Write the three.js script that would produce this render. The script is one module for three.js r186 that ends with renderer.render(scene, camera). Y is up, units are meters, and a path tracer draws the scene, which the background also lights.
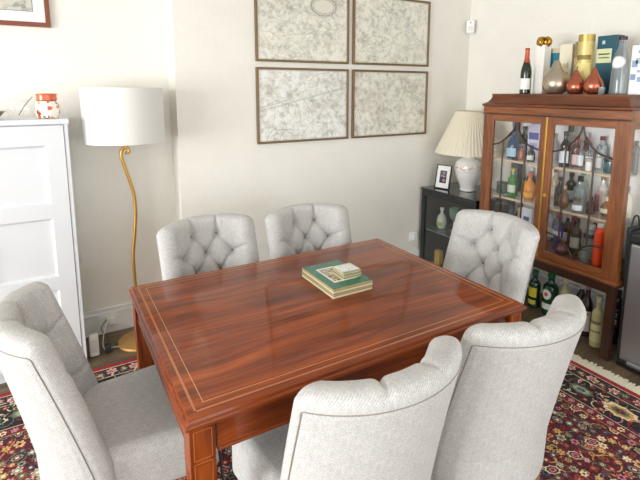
import * as THREE from 'three';
import { RoundedBoxGeometry } from 'three/addons/geometries/RoundedBoxGeometry.js';
import { mergeGeometries, toCreasedNormals } from 'three/addons/utils/BufferGeometryUtils.js';
import { RectAreaLightUniformsLib } from 'three/addons/lights/RectAreaLightUniformsLib.js';

// ---------------------------------------------------------------- camera, light, exposure
const scene = new THREE.Scene();
const renderer = new THREE.WebGLRenderer({ antialias: true });
renderer.toneMapping = THREE.LinearToneMapping;
renderer.toneMappingExposure = 0.95;
renderer.shadowMap.enabled = true;
const camera = new THREE.PerspectiveCamera(54.69, 640 / 480, 0.05, 60);
camera.position.set(0, 1.65, 0);
camera.rotation.order = 'YXZ';
camera.rotation.set(-0.15555, -0.52673, 0);
camera.setViewOffset(640, 480, 0, 77.3, 640, 480);
RectAreaLightUniformsLib.init();
scene.background = new THREE.Color(0.86, 0.93, 1.0);
scene.backgroundIntensity = 2;
function windowLight(w, h, p, towards, intensity) {
  const l = new THREE.RectAreaLight(new THREE.Color(0.935, 0.97, 1.0), intensity, w, h);
  l.position.set(...p); l.lookAt(...towards); l.name = 'window_daylight'; scene.add(l);
}
windowLight(3.0, 1.85, [-4.78, 1.35, -0.7], [0, 1.35, -0.7], 20);      // large window in the left wall
windowLight(4.2, 2.1, [1.0, 1.25, 2.76], [1.0, 1.25, 0], 2.4);          // unseen glazing added behind the camera, widened to even out the fill

// ---------------------------------------------------------------- helpers
function rng(seed) { let a = seed >>> 0; return () => { a = (a + 0x6D2B79F5) | 0; let t = Math.imul(a ^ (a >>> 15), 1 | a); t = (t + Math.imul(t ^ (t >>> 7), 61 | t)) ^ t; return ((t ^ (t >>> 14)) >>> 0) / 4294967296; }; }
const taken = {};
function numbered(n) { if (taken[n] === undefined) { taken[n] = 0; return n; } taken[n]++; return n + '_' + String(taken[n]).padStart(3, '0'); }
function mesh(name, geo, m, parent) { const o = new THREE.Mesh(Array.isArray(geo) ? merge(geo) : geo, m); o.name = name; o.castShadow = o.receiveShadow = true; parent.add(o); return o; }
function merge(list) { return mergeGeometries(list.map((g) => { const h = g.index ? g.toNonIndexed() : g; for (const k of Object.keys(h.attributes)) if (!['position', 'normal', 'uv'].includes(k)) h.deleteAttribute(k); return h; })); }
function tag(o, label, category, group) { o.userData.label = label; o.userData.category = category; if (group) o.userData.group = group; return o; }
function thing(name, label, category, [x, y, z] = [0, 0, 0], turn = 0, group) { const o = new THREE.Group(); o.name = numbered(name); scene.add(o); o.position.set(x, y, z); o.rotation.y = turn; return tag(o, label, category, group); }
function struct(name, geo, m) { const o = mesh(name, geo, m, scene); o.userData.kind = 'structure'; return o; }
const bx = (w, h, d, x = 0, y = 0, z = 0, r = 0) => { const g = r ? new RoundedBoxGeometry(w, h, d, 2, r) : new THREE.BoxGeometry(w, h, d); g.translate(x, y, z); return g; };
const b6 = (x0, x1, y0, y1, z0, z1, r = 0) => bx(x1 - x0, y1 - y0, z1 - z0, (x0 + x1) / 2, (y0 + y1) / 2, (z0 + z1) / 2, r);
const cyl = (r0, r1, h, x = 0, y = 0, z = 0, n = 20) => { const g = new THREE.CylinderGeometry(r0, r1, h, n); g.translate(x, y + h / 2, z); return g; };
const lathe = (pts, n = 28) => new THREE.LatheGeometry(pts.map(([r, y]) => new THREE.Vector2(r, y)), n);
const tube = (pts, r, seg = 40, rad = 8, closed = false) => new THREE.TubeGeometry(new THREE.CatmullRomCurve3(pts.map((p) => new THREE.Vector3(...p)), closed), seg, r, rad, closed);
// uv in metres: grain (u) runs along the axis given, the texture covers `size` metres
function uvBox(g, size, grain = 'x') {
  if (g.index) g = g.toNonIndexed();
  const p = g.attributes.position, n = g.attributes.normal, uv = new Float32Array(p.count * 2), I = { x: 0, y: 1, z: 2 };
  for (let i = 0; i < p.count; i++) {
    const P = [p.getX(i), p.getY(i), p.getZ(i)], N = [Math.abs(n.getX(i)), Math.abs(n.getY(i)), Math.abs(n.getZ(i))];
    let k = N[0] > N[1] && N[0] > N[2] ? 0 : N[1] > N[2] ? 1 : 2;
    let rest = [0, 1, 2].filter((q) => q !== k), a = I[grain];
    if (k === a) a = rest[0];
    const b = rest.find((q) => q !== a);
    uv[2 * i] = P[a] / size + k * 0.37; uv[2 * i + 1] = P[b] / size + k * 0.21;
  }
  g.setAttribute('uv', new THREE.BufferAttribute(uv, 2)); return g;
}
// slab with the same moulded edge on four sides; profile = [inset, y] from the bottom to the top
function ringSlab(x0, x1, z0, z1, prof) {
  const pos = [], q = (a, b, c, d) => pos.push(...a, ...b, ...c, ...a, ...c, ...d);
  const ring = ([i, y]) => [[x0 + i, y, z1 - i], [x1 - i, y, z1 - i], [x1 - i, y, z0 + i], [x0 + i, y, z0 + i]];
  for (let k = 0; k + 1 < prof.length; k++) { const A = ring(prof[k]), B = ring(prof[k + 1]); for (let s = 0; s < 4; s++) q(A[s], A[(s + 1) % 4], B[(s + 1) % 4], B[s]); }
  const T = ring(prof[prof.length - 1]), L = ring(prof[0]); q(T[0], T[1], T[2], T[3]); q(L[3], L[2], L[1], L[0]);
  const g = new THREE.BufferGeometry(); g.setAttribute('position', new THREE.Float32BufferAttribute(pos, 3)); g.computeVertexNormals(); return g;
}
// ---- noise and textures
function noise2(seed, n) { const r = rng(seed), t = Float32Array.from({ length: n * n }, r); return (x, y) => { const xi = Math.floor(x), yi = Math.floor(y), f = (v) => v * v * (3 - 2 * v), u = f(x - xi), v = f(y - yi), m = (k) => ((k % n) + n) % n, at = (a, b) => t[m(a) + n * m(b)]; return (at(xi, yi) * (1 - u) + at(xi + 1, yi) * u) * (1 - v) + (at(xi, yi + 1) * (1 - u) + at(xi + 1, yi + 1) * u) * v; }; }
function dataTex(w, h, fn, srgb = true) {
  const d = new Uint8Array(w * h * 4);
  for (let y = 0; y < h; y++) for (let x = 0; x < w; x++) { const c = fn(x / w, y / h), i = 4 * (x + w * y); for (let k = 0; k < 3; k++) d[i + k] = Math.max(0, Math.min(255, c[k])); d[i + 3] = 255; }
  const t = new THREE.DataTexture(d, w, h); t.wrapS = t.wrapT = THREE.RepeatWrapping; t.magFilter = THREE.LinearFilter; t.minFilter = THREE.LinearMipmapLinearFilter; t.generateMipmaps = true;
  if (srgb) t.colorSpace = THREE.SRGBColorSpace; t.needsUpdate = true; return t;
}
function canvasTex(w, h, draw) { const c = document.createElement('canvas'); c.width = w; c.height = h; draw(c.getContext('2d'), w, h); const t = new THREE.CanvasTexture(c); t.colorSpace = THREE.SRGBColorSpace; t.anisotropy = 8; return t; }
const cache = {};
function M(color, roughness = 0.6, extra = {}) { const k = color + '|' + roughness + JSON.stringify(extra); return cache[k] ??= new THREE.MeshPhysicalMaterial({ color, roughness, ...extra }); }
const lerp = (a, b, t) => a + (b - a) * t, mix = (A, B, t) => A.map((a, i) => lerp(a, B[i], t));

function tile(seed, nx, ny) { const r = rng(seed), t = Float32Array.from({ length: nx * ny }, r); return (u, v) => { const x = u * nx, y = v * ny, xi = Math.floor(x), yi = Math.floor(y), f = (q) => q * q * (3 - 2 * q), a = f(x - xi), b = f(y - yi), m = (k, n) => ((k % n) + n) % n, at = (p, q) => t[m(p, nx) + nx * m(q, ny)]; return lerp(lerp(at(xi, yi), at(xi + 1, yi), a), lerp(at(xi, yi + 1), at(xi + 1, yi + 1), a), b); }; }
function woodTex(seed, dark, mid, light, fig = 1) {
  const a = tile(seed, 4, 8), a2 = tile(seed + 1, 9, 12), b = tile(seed + 2, 3, 40), c = tile(seed + 3, 12, 220), e = tile(seed + 4, 4, 18);
  return dataTex(1024, 512, (u, v) => {
    const wob = (a(u, v) * 0.07 + a2(u, v) * 0.02);
    const g = b(u, v + wob) * 0.5 + c(u, v + wob * 0.6) * 0.5;
    const streak = Math.pow(e(u, v + wob * 0.8), 3) * fig;
    const col = g < 0.5 ? mix(dark, mid, g * 2) : mix(mid, light, g * 2 - 1);
    return mix(col, dark, Math.min(0.85, streak));
  });
}
const mahTex = woodTex(11, [82, 31, 8], [136, 60, 15], [166, 81, 25], 0.75);
const mahCabTex = woodTex(31, [84, 44, 20], [130, 74, 36], [160, 98, 52], 0.6);
const darkTex = woodTex(51, [38, 20, 12], [62, 34, 20], [84, 48, 28], 0.5);
const oakTex = woodTex(71, [118, 82, 48], [158, 116, 74], [184, 142, 96], 0.4);
const floorTex = woodTex(91, [76, 62, 46], [108, 90, 68], [134, 114, 88], 0.6);
const mTable = new THREE.MeshPhysicalMaterial({ map: mahTex, roughness: 0.45, specularIntensity: 0.3, clearcoat: 0.55, clearcoatRoughness: 0.06 });
const mCab = new THREE.MeshPhysicalMaterial({ map: mahCabTex, roughness: 0.38, clearcoat: 0.35, clearcoatRoughness: 0.25 });
const mCornice = new THREE.MeshPhysicalMaterial({ map: mahCabTex, color: '#c9b4a4', roughness: 0.4, clearcoat: 0.3, clearcoatRoughness: 0.25 });  // cabinet wood tinted darker: shade on the concave cornice put into the colour
const mDarkWood = new THREE.MeshPhysicalMaterial({ map: darkTex, roughness: 0.4, clearcoat: 0.3, clearcoatRoughness: 0.3 });
const mOak = new THREE.MeshPhysicalMaterial({ map: oakTex, roughness: 0.5 });
const mInlay = M('#c98a4b', 0.35, { clearcoat: 0.6, clearcoatRoughness: 0.1 });
const mInlayBand = M('#b0642c', 0.35, { clearcoat: 0.6, clearcoatRoughness: 0.1 });
const mInlayPale = M('#cf9c66', 0.35, { clearcoat: 0.6, clearcoatRoughness: 0.1 });
const wallNoise = noise2(5, 64), wallFine = noise2(6, 256);
const wallTex = dataTex(512, 512, (u, v) => { const k = (wallNoise(u * 16, v * 16) - 0.5) * 3 + (wallFine(u * 256, v * 256) - 0.5) * 4; return [235 + k, 231 + k, 221 + k]; });
const wallBump = dataTex(512, 512, (u, v) => { const k = 128 + (wallFine(u * 128, v * 128) - 0.5) * 120; return [k, k, k]; }, false);
const mWall = new THREE.MeshPhysicalMaterial({ map: wallTex, bumpMap: wallBump, bumpScale: 0.0006, roughness: 0.85 });
const mCeil = M('#f6f5f2', 0.9);
const mTrim = M('#efeeea', 0.45);
const mWhiteCab = M('#d6d7d9', 0.4);
const mPane = new THREE.MeshPhysicalMaterial({ color: '#ffffff', roughness: 0.02, transmission: 1, thickness: 0, ior: 1.5 });
// woven upholstery: plain weave of two yarns in a 4 cm tile
const fabN = noise2(41, 64), fabF = noise2(42, 64);
const weave = (u, v) => { const n = 16, i = Math.floor(u * n), j = Math.floor(v * n), over = ((i + j) >> 1) & 1, fu = u * n - i - 0.5, fv = v * n - j - 0.5; return { over, h: over ? 0.5 - fu * fu * 2 : 0.5 - fv * fv * 2, r: fabF(i * 3.1 + 0.5, j * 2.3 + 0.5) }; };
const fabTex = dataTex(512, 512, (u, v) => { const w = weave(u * 3 % 1, v * 3 % 1), k = (w.over ? 9 : -9) + (fabF(u * 48, v * 48) - 0.5) * 34 + (fabN(u * 8, v * 8) - 0.5) * 10; return [195 + k, 192 + k, 188 + k]; });
const fabBump = dataTex(256, 256, (u, v) => { const w = weave(u * 3 % 1, v * 3 % 1), k = 255 * w.h + 60 * (w.r - 0.5) + 60; return [k, k, k]; }, false);
const mFab = new THREE.MeshPhysicalMaterial({ map: fabTex, bumpMap: fabBump, bumpScale: 0.0012, roughness: 0.95, sheen: 0.25, sheenRoughness: 0.6, sheenColor: new THREE.Color(0.9, 0.88, 0.85) });
const mSeam = M('#8d867d', 0.9);
const FT = 0.10;     // fabric tile, metres

// ---------------------------------------------------------------- the room
const ZA = -3.32, ZC = -3.12, XC = 0.727, XR = 3.41, XL = -4.8, ZF = 2.8, YC = 2.7, TH = 0.18;
struct('wall_back', uvBox(b6(XL - TH, XC + 0.02, 0, YC, ZA - TH, ZA), 2), mWall);
struct('wall_chimney', uvBox(b6(XC, XR + TH, 0, YC, ZA - TH, ZC), 2), mWall);
struct('wall_right', uvBox(b6(XR, XR + TH, 0, YC, ZC - 0.01, ZF + TH), 2), mWall);
function wallWithOpening(name, alongX, at0, at1, lo, hi, o0, o1, y0, y1) {
  const p = (a, b, c, d) => uvBox(alongX ? b6(a, b, c, d, at0, at1) : b6(at0, at1, c, d, a, b), 2);
  return struct(name, [p(lo, o0, 0, YC), p(o1, hi, 0, YC), p(o0, o1, 0, y0), p(o0, o1, y1, YC)], mWall);
}
wallWithOpening('wall_left', false, XL - TH, XL, ZA, ZF + TH, -2.25, 0.85, 0.4, 2.3);
wallWithOpening('wall_front', true, ZF, ZF + TH, XL, XR, -1.2, 3.2, 0.1, 2.4);  // opening for the added rear glazing
struct('ceiling', b6(XL - TH, XR + TH, YC, YC + 0.12, ZA - TH, ZF + TH), mCeil);
const floorBase = struct('floor', b6(XL - TH, XR + TH, -0.12, -0.012, ZA - TH, ZF + TH), M('#2c2118', 0.8));
{ // laminate boards, running along x
  const r = rng(77), mats = [0, 1, 2, 3].map((k) => new THREE.MeshPhysicalMaterial({ map: floorTex, color: new THREE.Color(0.80 + 0.06 * k, 0.80 + 0.055 * k, 0.79 + 0.055 * k), roughness: 0.42 }));
  const geos = {};
  for (let z = ZA, row = 0; z < ZF - 0.01; z += 0.19, row++) {
    let x = XL - r() * 1.2; const w = Math.min(0.19, ZF - z) - 0.0015;
    for (; x < XR;) {
      const a = Math.max(x, XL), b = Math.min(x + 1.28, XR) - 0.0015; x += 1.28;
      if (b - a < 0.02) continue;
      const key = (b - a).toFixed(3) + w.toFixed(3) + (row % 3);
      geos[key] ??= (() => { const g = uvBox(bx(b - a, 0.012, w), 1.1); const uv = g.attributes.uv; for (let i = 0; i < uv.count; i++) uv.setY(i, uv.getY(i) + (row % 3) * 0.31); return g; })();
      const m = mesh('plank', geos[key], mats[Math.floor(r() * 4)], floorBase); m.position.set((a + b) / 2, -0.006, z + w / 2);
    }
  }
}
function skirting(name, a, b, z0, along) { // box with a stepped, rounded top
  const parts = [];
  for (const [t, y0, y1, rr] of [[0.018, 0, 0.135, 0], [0.024, 0.135, 0.152, 0.004], [0.014, 0.152, 0.168, 0.003], [0.018, 0.168, 0.18, 0.004]]) parts.push(along === 'x' ? b6(a, b, y0, y1, z0, z0 + t, rr) : along === '-x' ? b6(z0 - t, z0, y0, y1, a, b, rr) : b6(z0, z0 + t, y0, y1, a, b, rr));
  struct(name, parts, mTrim);
}
skirting('baseboard_back', XL, XC, ZA, 'x');
skirting('baseboard_chimney', XC, XR, ZC, 'x');
skirting('baseboard_right', ZC + 0.02, ZF, XR, '-x');
skirting('baseboard_left', ZA + 0.02, ZF, XL, 'z');
function windowUnit(n, alongX, a0, a1, y0, y1, at) {
  const w = new THREE.Group(); w.name = 'window_' + n; w.userData.kind = 'structure'; scene.add(w);
  const p = (a, b, c, d, t = 0.06) => alongX ? b6(a, b, c, d, at - t / 2, at + t / 2) : b6(at - t / 2, at + t / 2, c, d, a, b);
  const f = 0.06, third = (a1 - a0) / 3;
  const bars = [p(a0, a1, y0, y0 + f), p(a0, a1, y1 - f, y1), p(a0, a0 + f, y0, y1), p(a1 - f, a1, y0, y1)];
  for (const k of [1, 2]) bars.push(p(a0 + k * third - 0.03, a0 + k * third + 0.03, y0 + f, y1 - f));
  mesh('window_frame', bars, mTrim, w);
  for (let k = 0; k < 3; k++) mesh('pane', p(a0 + k * third + 0.031, a0 + (k + 1) * third - 0.031, y0 + f, y1 - f, 0.004), mPane, w);
  mesh('window_sill', alongX ? b6(a0 - 0.05, a1 + 0.05, y0 - 0.03, y0, ZF - 0.06, ZF + TH) : b6(XL - TH, XL + 0.06, y0 - 0.03, y0, a0 - 0.05, a1 + 0.05), mTrim, w);
}
windowUnit(1, false, -2.25, 0.85, 0.4, 2.3, XL - 0.1);
windowUnit(2, true, -1.2, 3.2, 0.1, 2.4, ZF + 0.1);  // unseen rear glazing, added and made wide for broader fill light

// ---------------------------------------------------------------- rug
{
  const X0 = -0.95, X1 = 2.66, Z0 = -2.87, Z1 = 0.27, W = X1 - X0, D = Z1 - Z0, S = 2048 / W;
  const tex = canvasTex(2048, Math.round(D * S), (c, w, h) => {
    const r = rng(2024), pick = (a) => a[Math.floor(r() * a.length)];
    const red = '#9c1f2a', dk = '#1d1a20', cream = '#e6d6b0', pink = '#c9808a', green = '#5c6a52', blue = '#3f4f66', rust = '#a8442f', gold = '#c89f5a', wine = '#6a1a26';
    const fillRect = (i, col) => { c.fillStyle = col; c.fillRect(i * S, i * S, w - 2 * i * S, h - 2 * i * S); };
    const petal = (x, y, n, R, col, rot) => { c.fillStyle = col; for (let k = 0; k < n; k++) { const a = rot + k * 2 * Math.PI / n; c.beginPath(); c.ellipse(x + Math.cos(a) * R * 0.6, y + Math.sin(a) * R * 0.6, R * 0.45, R * 0.3, a, 0, 7); c.fill(); } };
    const flower = (x, y, R, cols, edge) => { const rot = r() * 7; petal(x, y, 6, R * 1.12, edge, rot); petal(x, y, 6, R * 0.9, cols[0], rot); c.fillStyle = cols[1]; c.beginPath(); c.arc(x, y, R * 0.36, 0, 7); c.fill(); c.fillStyle = cols[2]; c.beginPath(); c.arc(x, y, R * 0.17, 0, 7); c.fill(); };
    const medal = (x, y, a, b, rot, cols) => { c.save(); c.translate(x, y); c.rotate(rot); cols.forEach((col, k) => { const s = 1 - k * 0.24; c.fillStyle = col; c.beginPath(); for (let q = 0; q <= 24; q++) { const t = q / 24 * 2 * Math.PI, m = s * (1 + 0.13 * Math.cos(t * 8)); c.lineTo(Math.cos(t) * a * m, Math.sin(t) * b * m); } c.fill(); }); c.restore(); };
    const vine = (x, y, R) => { c.lineWidth = 3.5; c.beginPath(); c.arc(x, y, R, r() * 6, r() * 6 + 2.5); c.stroke(); };
    fillRect(0, red); fillRect(0.035, cream); fillRect(0.041, dk);
    // outer guard band
    const band = (i, wd, ground, step, draw) => { fillRect(i, ground); const m = (i + wd / 2) * S; for (const side of [0, 1, 2, 3]) { const L = side % 2 ? h : w, n = Math.round((L - 2 * m) / (step * S)); for (let k = 0; k < n; k++) { const t = m + (k + 0.5) * (L - 2 * m) / n; const [x, y] = side === 0 ? [t, m] : side === 1 ? [w - m, t] : side === 2 ? [t, h - m] : [m, t]; draw(x, y, k, side); } } };
    band(0.041, 0.085, '#3a2228', 0.062, (x, y, k) => { flower(x + (r() - 0.5) * 8, y + (r() - 0.5) * 10, 0.026 * S, k % 2 ? [pink, wine, cream] : [green, cream, red], k % 2 ? '#f0dcc4' : dk); for (let q = 0; q < 5; q++) { c.fillStyle = pick([pink, red, cream, gold, green]); c.fillRect(x + (r() - 0.5) * 0.07 * S, y + (r() - 0.5) * 0.08 * S, 7, 7); } });
    fillRect(0.126, cream);
    band(0.131, 0.2, dk, 0.2, (x, y, k, side) => {
      const rot = side % 2 ? Math.PI / 2 : 0;
      for (let q = 0; q < 16; q++) { c.strokeStyle = pick([cream, pink, green, red]); vine(x + (r() - 0.5) * 0.2 * S, y + (r() - 0.5) * 0.19 * S, 12 + r() * 16); }
      for (let q = 0; q < 12; q++) flower(x + (r() - 0.5) * 0.2 * S, y + (r() - 0.5) * 0.18 * S, (0.010 + r() * 0.009) * S, [pick([pink, red, rust, gold]), pick([cream, dk]), wine], dk);
      medal(x, y, 0.085 * S, 0.05 * S, rot, k % 2 ? [cream, gold, green, wine, cream] : [dk, green, '#9aa48a', blue, cream]);
    });
    fillRect(0.331, cream);
    band(0.335, 0.055, wine, 0.05, (x, y, k) => flower(x, y, 0.02 * S, k % 2 ? [cream, red, dk] : [pink, green, cream], dk));
    fillRect(0.39, gold); fillRect(0.394, '#541721');
    // field: dense small flowers in staggered rows with larger rosettes
    const i0 = 0.394 * S; c.save(); c.beginPath(); c.rect(i0, i0, w - 2 * i0, h - 2 * i0); c.clip();
    for (let k = 0; k < 5200; k++) { c.strokeStyle = pick([dk, dk, green, red, '#7d2a30', gold]); vine(i0 + r() * (w - 2 * i0), i0 + r() * (h - 2 * i0), 8 + r() * 20); }
    const st = 0.052 * S;
    for (let j = 0, y = i0; y < h - i0; y += st * 0.86, j++) for (let x = i0 + (j % 2) * st / 2, k = 0; x < w - i0; x += st, k++) {
      const big = (j % 4 === 0 && k % 3 === 0);
      const px = x + (r() - 0.5) * 10, py = y + (r() - 0.5) * 10;
      if (big) medal(px, py, 0.034 * S, 0.024 * S, r() * 3, pick([[dk, cream, red, gold], [dk, '#8d9684', wine, cream], [cream, dk, pink, red]]));
      else flower(px, py, (0.014 + r() * 0.009) * S, [pick([pink, red, cream, green, blue, rust, gold, '#8d9684']), pick([cream, wine, gold, dk]), pick([red, dk, cream])], pick([dk, dk, wine, cream]));
    }
    c.restore();
    // knots: short coloured flecks everywhere so that no area is flat
    for (let k = 0; k < 60000; k++) { c.fillStyle = pick(['rgba(20,12,14,0.35)', 'rgba(240,220,190,0.22)', 'rgba(150,30,40,0.25)']); c.fillRect(r() * w, r() * h, 3, 3); }
  });
  const rug = thing('persian_rug', 'red and black floral patterned rug under the dining table', 'rug', [(X0 + X1) / 2, 0, (Z0 + Z1) / 2]);
  const g = new RoundedBoxGeometry(W, 0.009, D, 2, 0.003); g.translate(0, 0.0055, 0);
  { const p = g.attributes.position, uv = g.attributes.uv; for (let i = 0; i < p.count; i++) uv.setXY(i, p.getX(i) / W + 0.5, 0.5 - p.getZ(i) / D); }
  mesh('pile', g, new THREE.MeshPhysicalMaterial({ map: tex, roughness: 1, sheen: 0.2, sheenRoughness: 0.7 }), rug);
  const r = rng(9), fringe = { 1: [], '-1': [] };
  for (const s of [1, -1]) {
    for (let z = -D / 2 + 0.006; z < D / 2 - 0.004; z += 0.0075) { const L = 0.07 + r() * 0.03, t = bx(L, 0.004, 0.0085, 0, 0, 0); t.rotateY((r() - 0.5) * 0.22); t.translate(s * (W / 2 + L / 2 - 0.004), 0.003 + r() * 0.002, z); fringe[s].push(t); }
    const f = mesh('fringe', fringe[s], M('#e4dcc6', 1), rug); f.userData.kind = 'stuff';
  }
}

// ---------------------------------------------------------------- dining table
{
  const X0 = 0.249, X1 = 1.664, Z0 = -2.165, Z1 = -1.141, CX = (X0 + X1) / 2, CZ = (Z0 + Z1) / 2, hx = (X1 - X0) / 2, hz = (Z1 - Z0) / 2, F = 0.0205;
  const t = thing('dining_table', 'reddish mahogany dining table with pale inlaid border lines', 'table', [CX, F, CZ]);
  const top = ringSlab(-hx, hx, -hz, hz, [[0.022, 0.716], [0.006, 0.718], [0.001, 0.722], [0, 0.728], [0.001, 0.733], [0.004, 0.736], [0.008, 0.737], [0.0085, 0.740], [0.010, 0.744], [0.013, 0.7472], [0.018, 0.749], [0.022, 0.7495]]);
  const tt = mesh('tabletop', uvBox(toCreasedNormals(top, 0.7), 1.5, 'x'), mTable, t);
  for (const [off, w, m] of [[0.034, 0.007, mInlayBand], [0.066, 0.0018, mInlayPale]])
    for (const [a, b, c, d] of [[-hx + off, hx - off, hz - off - w, hz - off], [-hx + off, hx - off, -hz + off, -hz + off + w], [-hx + off, -hx + off + w, -hz + off, hz - off], [hx - off - w, hx - off, -hz + off, hz - off]]) mesh('inlay_line', b6(a, b, 0.7485, 0.74985, c, d), m, tt);
  // aprons with a bead along the lower edge
  const ax = hx - 0.032, az = hz - 0.032;
  for (const s of [1, -1]) {
    mesh('apron', [uvBox(b6(-ax + 0.06, ax - 0.06, 0.618, 0.717, s * az - 0.014, s * az + 0.006), 0.9, 'x'), uvBox(b6(-ax + 0.06, ax - 0.06, 0.612, 0.624, s * az - 0.016, s * az + 0.010, 0.004), 0.9, 'x')], mTable, t);
    mesh('apron', [uvBox(b6(s * ax - 0.010, s * ax + 0.006, 0.618, 0.717, -az + 0.06, az - 0.06), 0.9, 'z'), uvBox(b6(s * ax - 0.012, s * ax + 0.010, 0.612, 0.624, -az + 0.06, az - 0.06, 0.004), 0.9, 'z')], mTable, t);
  }
  for (const sx of [-1, 1]) for (const sz of [-1, 1]) {
    const lx = sx * (hx - 0.048), lz = sz * (hz - 0.048);
    const g = new THREE.CylinderGeometry(0.036 * Math.SQRT2, 0.024 * Math.SQRT2, 0.61, 4, 1); g.rotateY(Math.PI / 4); g.translate(lx, 0.295, lz);
    const leg = mesh('leg', [uvBox(toCreasedNormals(g, 0.3), 0.9, 'y'), uvBox(b6(lx - 0.036, lx + 0.036, 0.60, 0.717, lz - 0.036, lz + 0.036, 0.002), 0.9, 'y')], mTable, t);
    for (const face of [0, 1]) for (const [y0, y1] of [[0.617, 0.707], [0.30, 0.607]]) { // stringing: a narrow rectangle let into the leg
      const wd = 0.026, k = 0.0022, hw = (y) => (y > 0.6 ? 0.036 : 0.024 + 0.012 * y / 0.6), parts = [];
      const strip = (u0, v0, u1, v1, o) => (face ? b6(lx + Math.min(u0, u1), lx + Math.max(u0, u1), v0, v1, lz + sz * o - 0.0006, lz + sz * o + 0.0006) : b6(lx + sx * o - 0.0006, lx + sx * o + 0.0006, v0, v1, lz + Math.min(u0, u1), lz + Math.max(u0, u1)));
      const n = y1 > 0.65 ? 1 : 14;
      for (let q = 0; q < n; q++) { const a = lerp(y0, y1, q / n), b = lerp(y0, y1, (q + 1) / n), o = hw((a + b) / 2) + 0.0004, e = o - 0.010; parts.push(strip(-e, a, -e + k, b, o), strip(e - k, a, e, b, o)); }
      for (const yy of [y0, y1 - k]) { const o = hw(yy) + 0.0004, e = o - 0.010; parts.push(strip(-e, yy, e, yy + k, o)); }
      mesh('inlay_line', parts, mInlayBand, leg);
    }
  }
}

// ---------------------------------------------------------------- chairs
const SH = 0.29, BOT = 0.30, TOPY = 0.943;
function planAt(s) { // plan curve of the backrest: a wide arc, the sides sweeping forward
  const r = 0.288, th = s / r; return { x: r * Math.sin(th), f: r * (1 - Math.cos(th)) };
}
function topAt(s) { const rc = 0.038, q = Math.abs(s); let y = TOPY - 0.012 * (q / SH) ** 2; if (q > SH - rc) { const d = Math.min(0.985, (q - SH + rc) / rc); y -= rc - rc * Math.sqrt(1 - d * d); } return y; }
function midPoint(s, y) {
  const { x, f } = planAt(s), k = lerp(1.08, 1.0, Math.min(1, Math.max(0, (y - 0.45) / 0.5)));
  const taper = lerp(1.0, 1.06, Math.min(1, Math.max(0, (y - 0.3) / 0.6)));
  const z = -0.235 + f * k - (y > 0.45 ? 0.26 * (y - 0.45) + 0.08 * (y - 0.45) ** 2 : 0.12 * (y - 0.45));
  return new THREE.Vector3(x * taper, y, z);
}
function midNormal(s, y) { const e = 0.004, du = midPoint(Math.min(s + e, SH), y).sub(midPoint(Math.max(s - e, -SH), y)), dv = midPoint(s, y + e).sub(midPoint(s, y - e)); return du.cross(dv).normalize(); }
const BT = [];
for (const [y, ss] of [[0.84, [-0.072, 0.072]], [0.745, [-0.148, 0, 0.148]], [0.65, [-0.072, 0.072]], [0.555, [-0.148, 0, 0.148]]]) for (const s of ss) BT.push([s, y]);
const CR = []; // fold lines between neighbouring buttons and up to the top edge
for (let i = 0; i < BT.length; i++) for (let j = i + 1; j < BT.length; j++) if (Math.abs(Math.abs(BT[i][0] - BT[j][0]) - 0.074) < 0.01 && Math.abs(BT[i][1] - BT[j][1]) < 0.1) CR.push([...BT[i], ...BT[j]]);
for (const s of [-0.072, 0.072]) CR.push([s, 0.84, s * 1.15, 1.0]);
for (const s of [-0.148, 0.148]) { CR.push([s, 0.745, s * 1.9, 0.79]); CR.push([s, 0.555, s * 1.9, 0.57]); }
function tuft(s, y) {
  let d = 0;
  for (const [a, b] of BT) { const q = (s - a) ** 2 + (y - b) ** 2; d += 0.021 * Math.exp(-q / (2 * 0.011 ** 2)) + 0.018 * Math.exp(-q / (2 * 0.028 ** 2)); }
  let c = 0;
  for (const [a, b, e, f] of CR) { const L2 = (e - a) ** 2 + (f - b) ** 2, t = Math.max(0, Math.min(1, ((s - a) * (e - a) + (y - b) * (f - b)) / L2)), q = (s - a - t * (e - a)) ** 2 + (y - b - t * (f - b)) ** 2; c = Math.max(c, 0.018 * Math.exp(-Math.sqrt(q) / 0.0075)); }
  return d + c;
}
const extra = (s, y) => 0.046 * Math.max(0, (TOPY - 0.06 - y) / 0.58) * Math.min(1, Math.max(0, SH - Math.abs(s)) / 0.09); // the outside back stands more upright than the padded inside
const TK = 0.042; // half thickness of the padding
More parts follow.
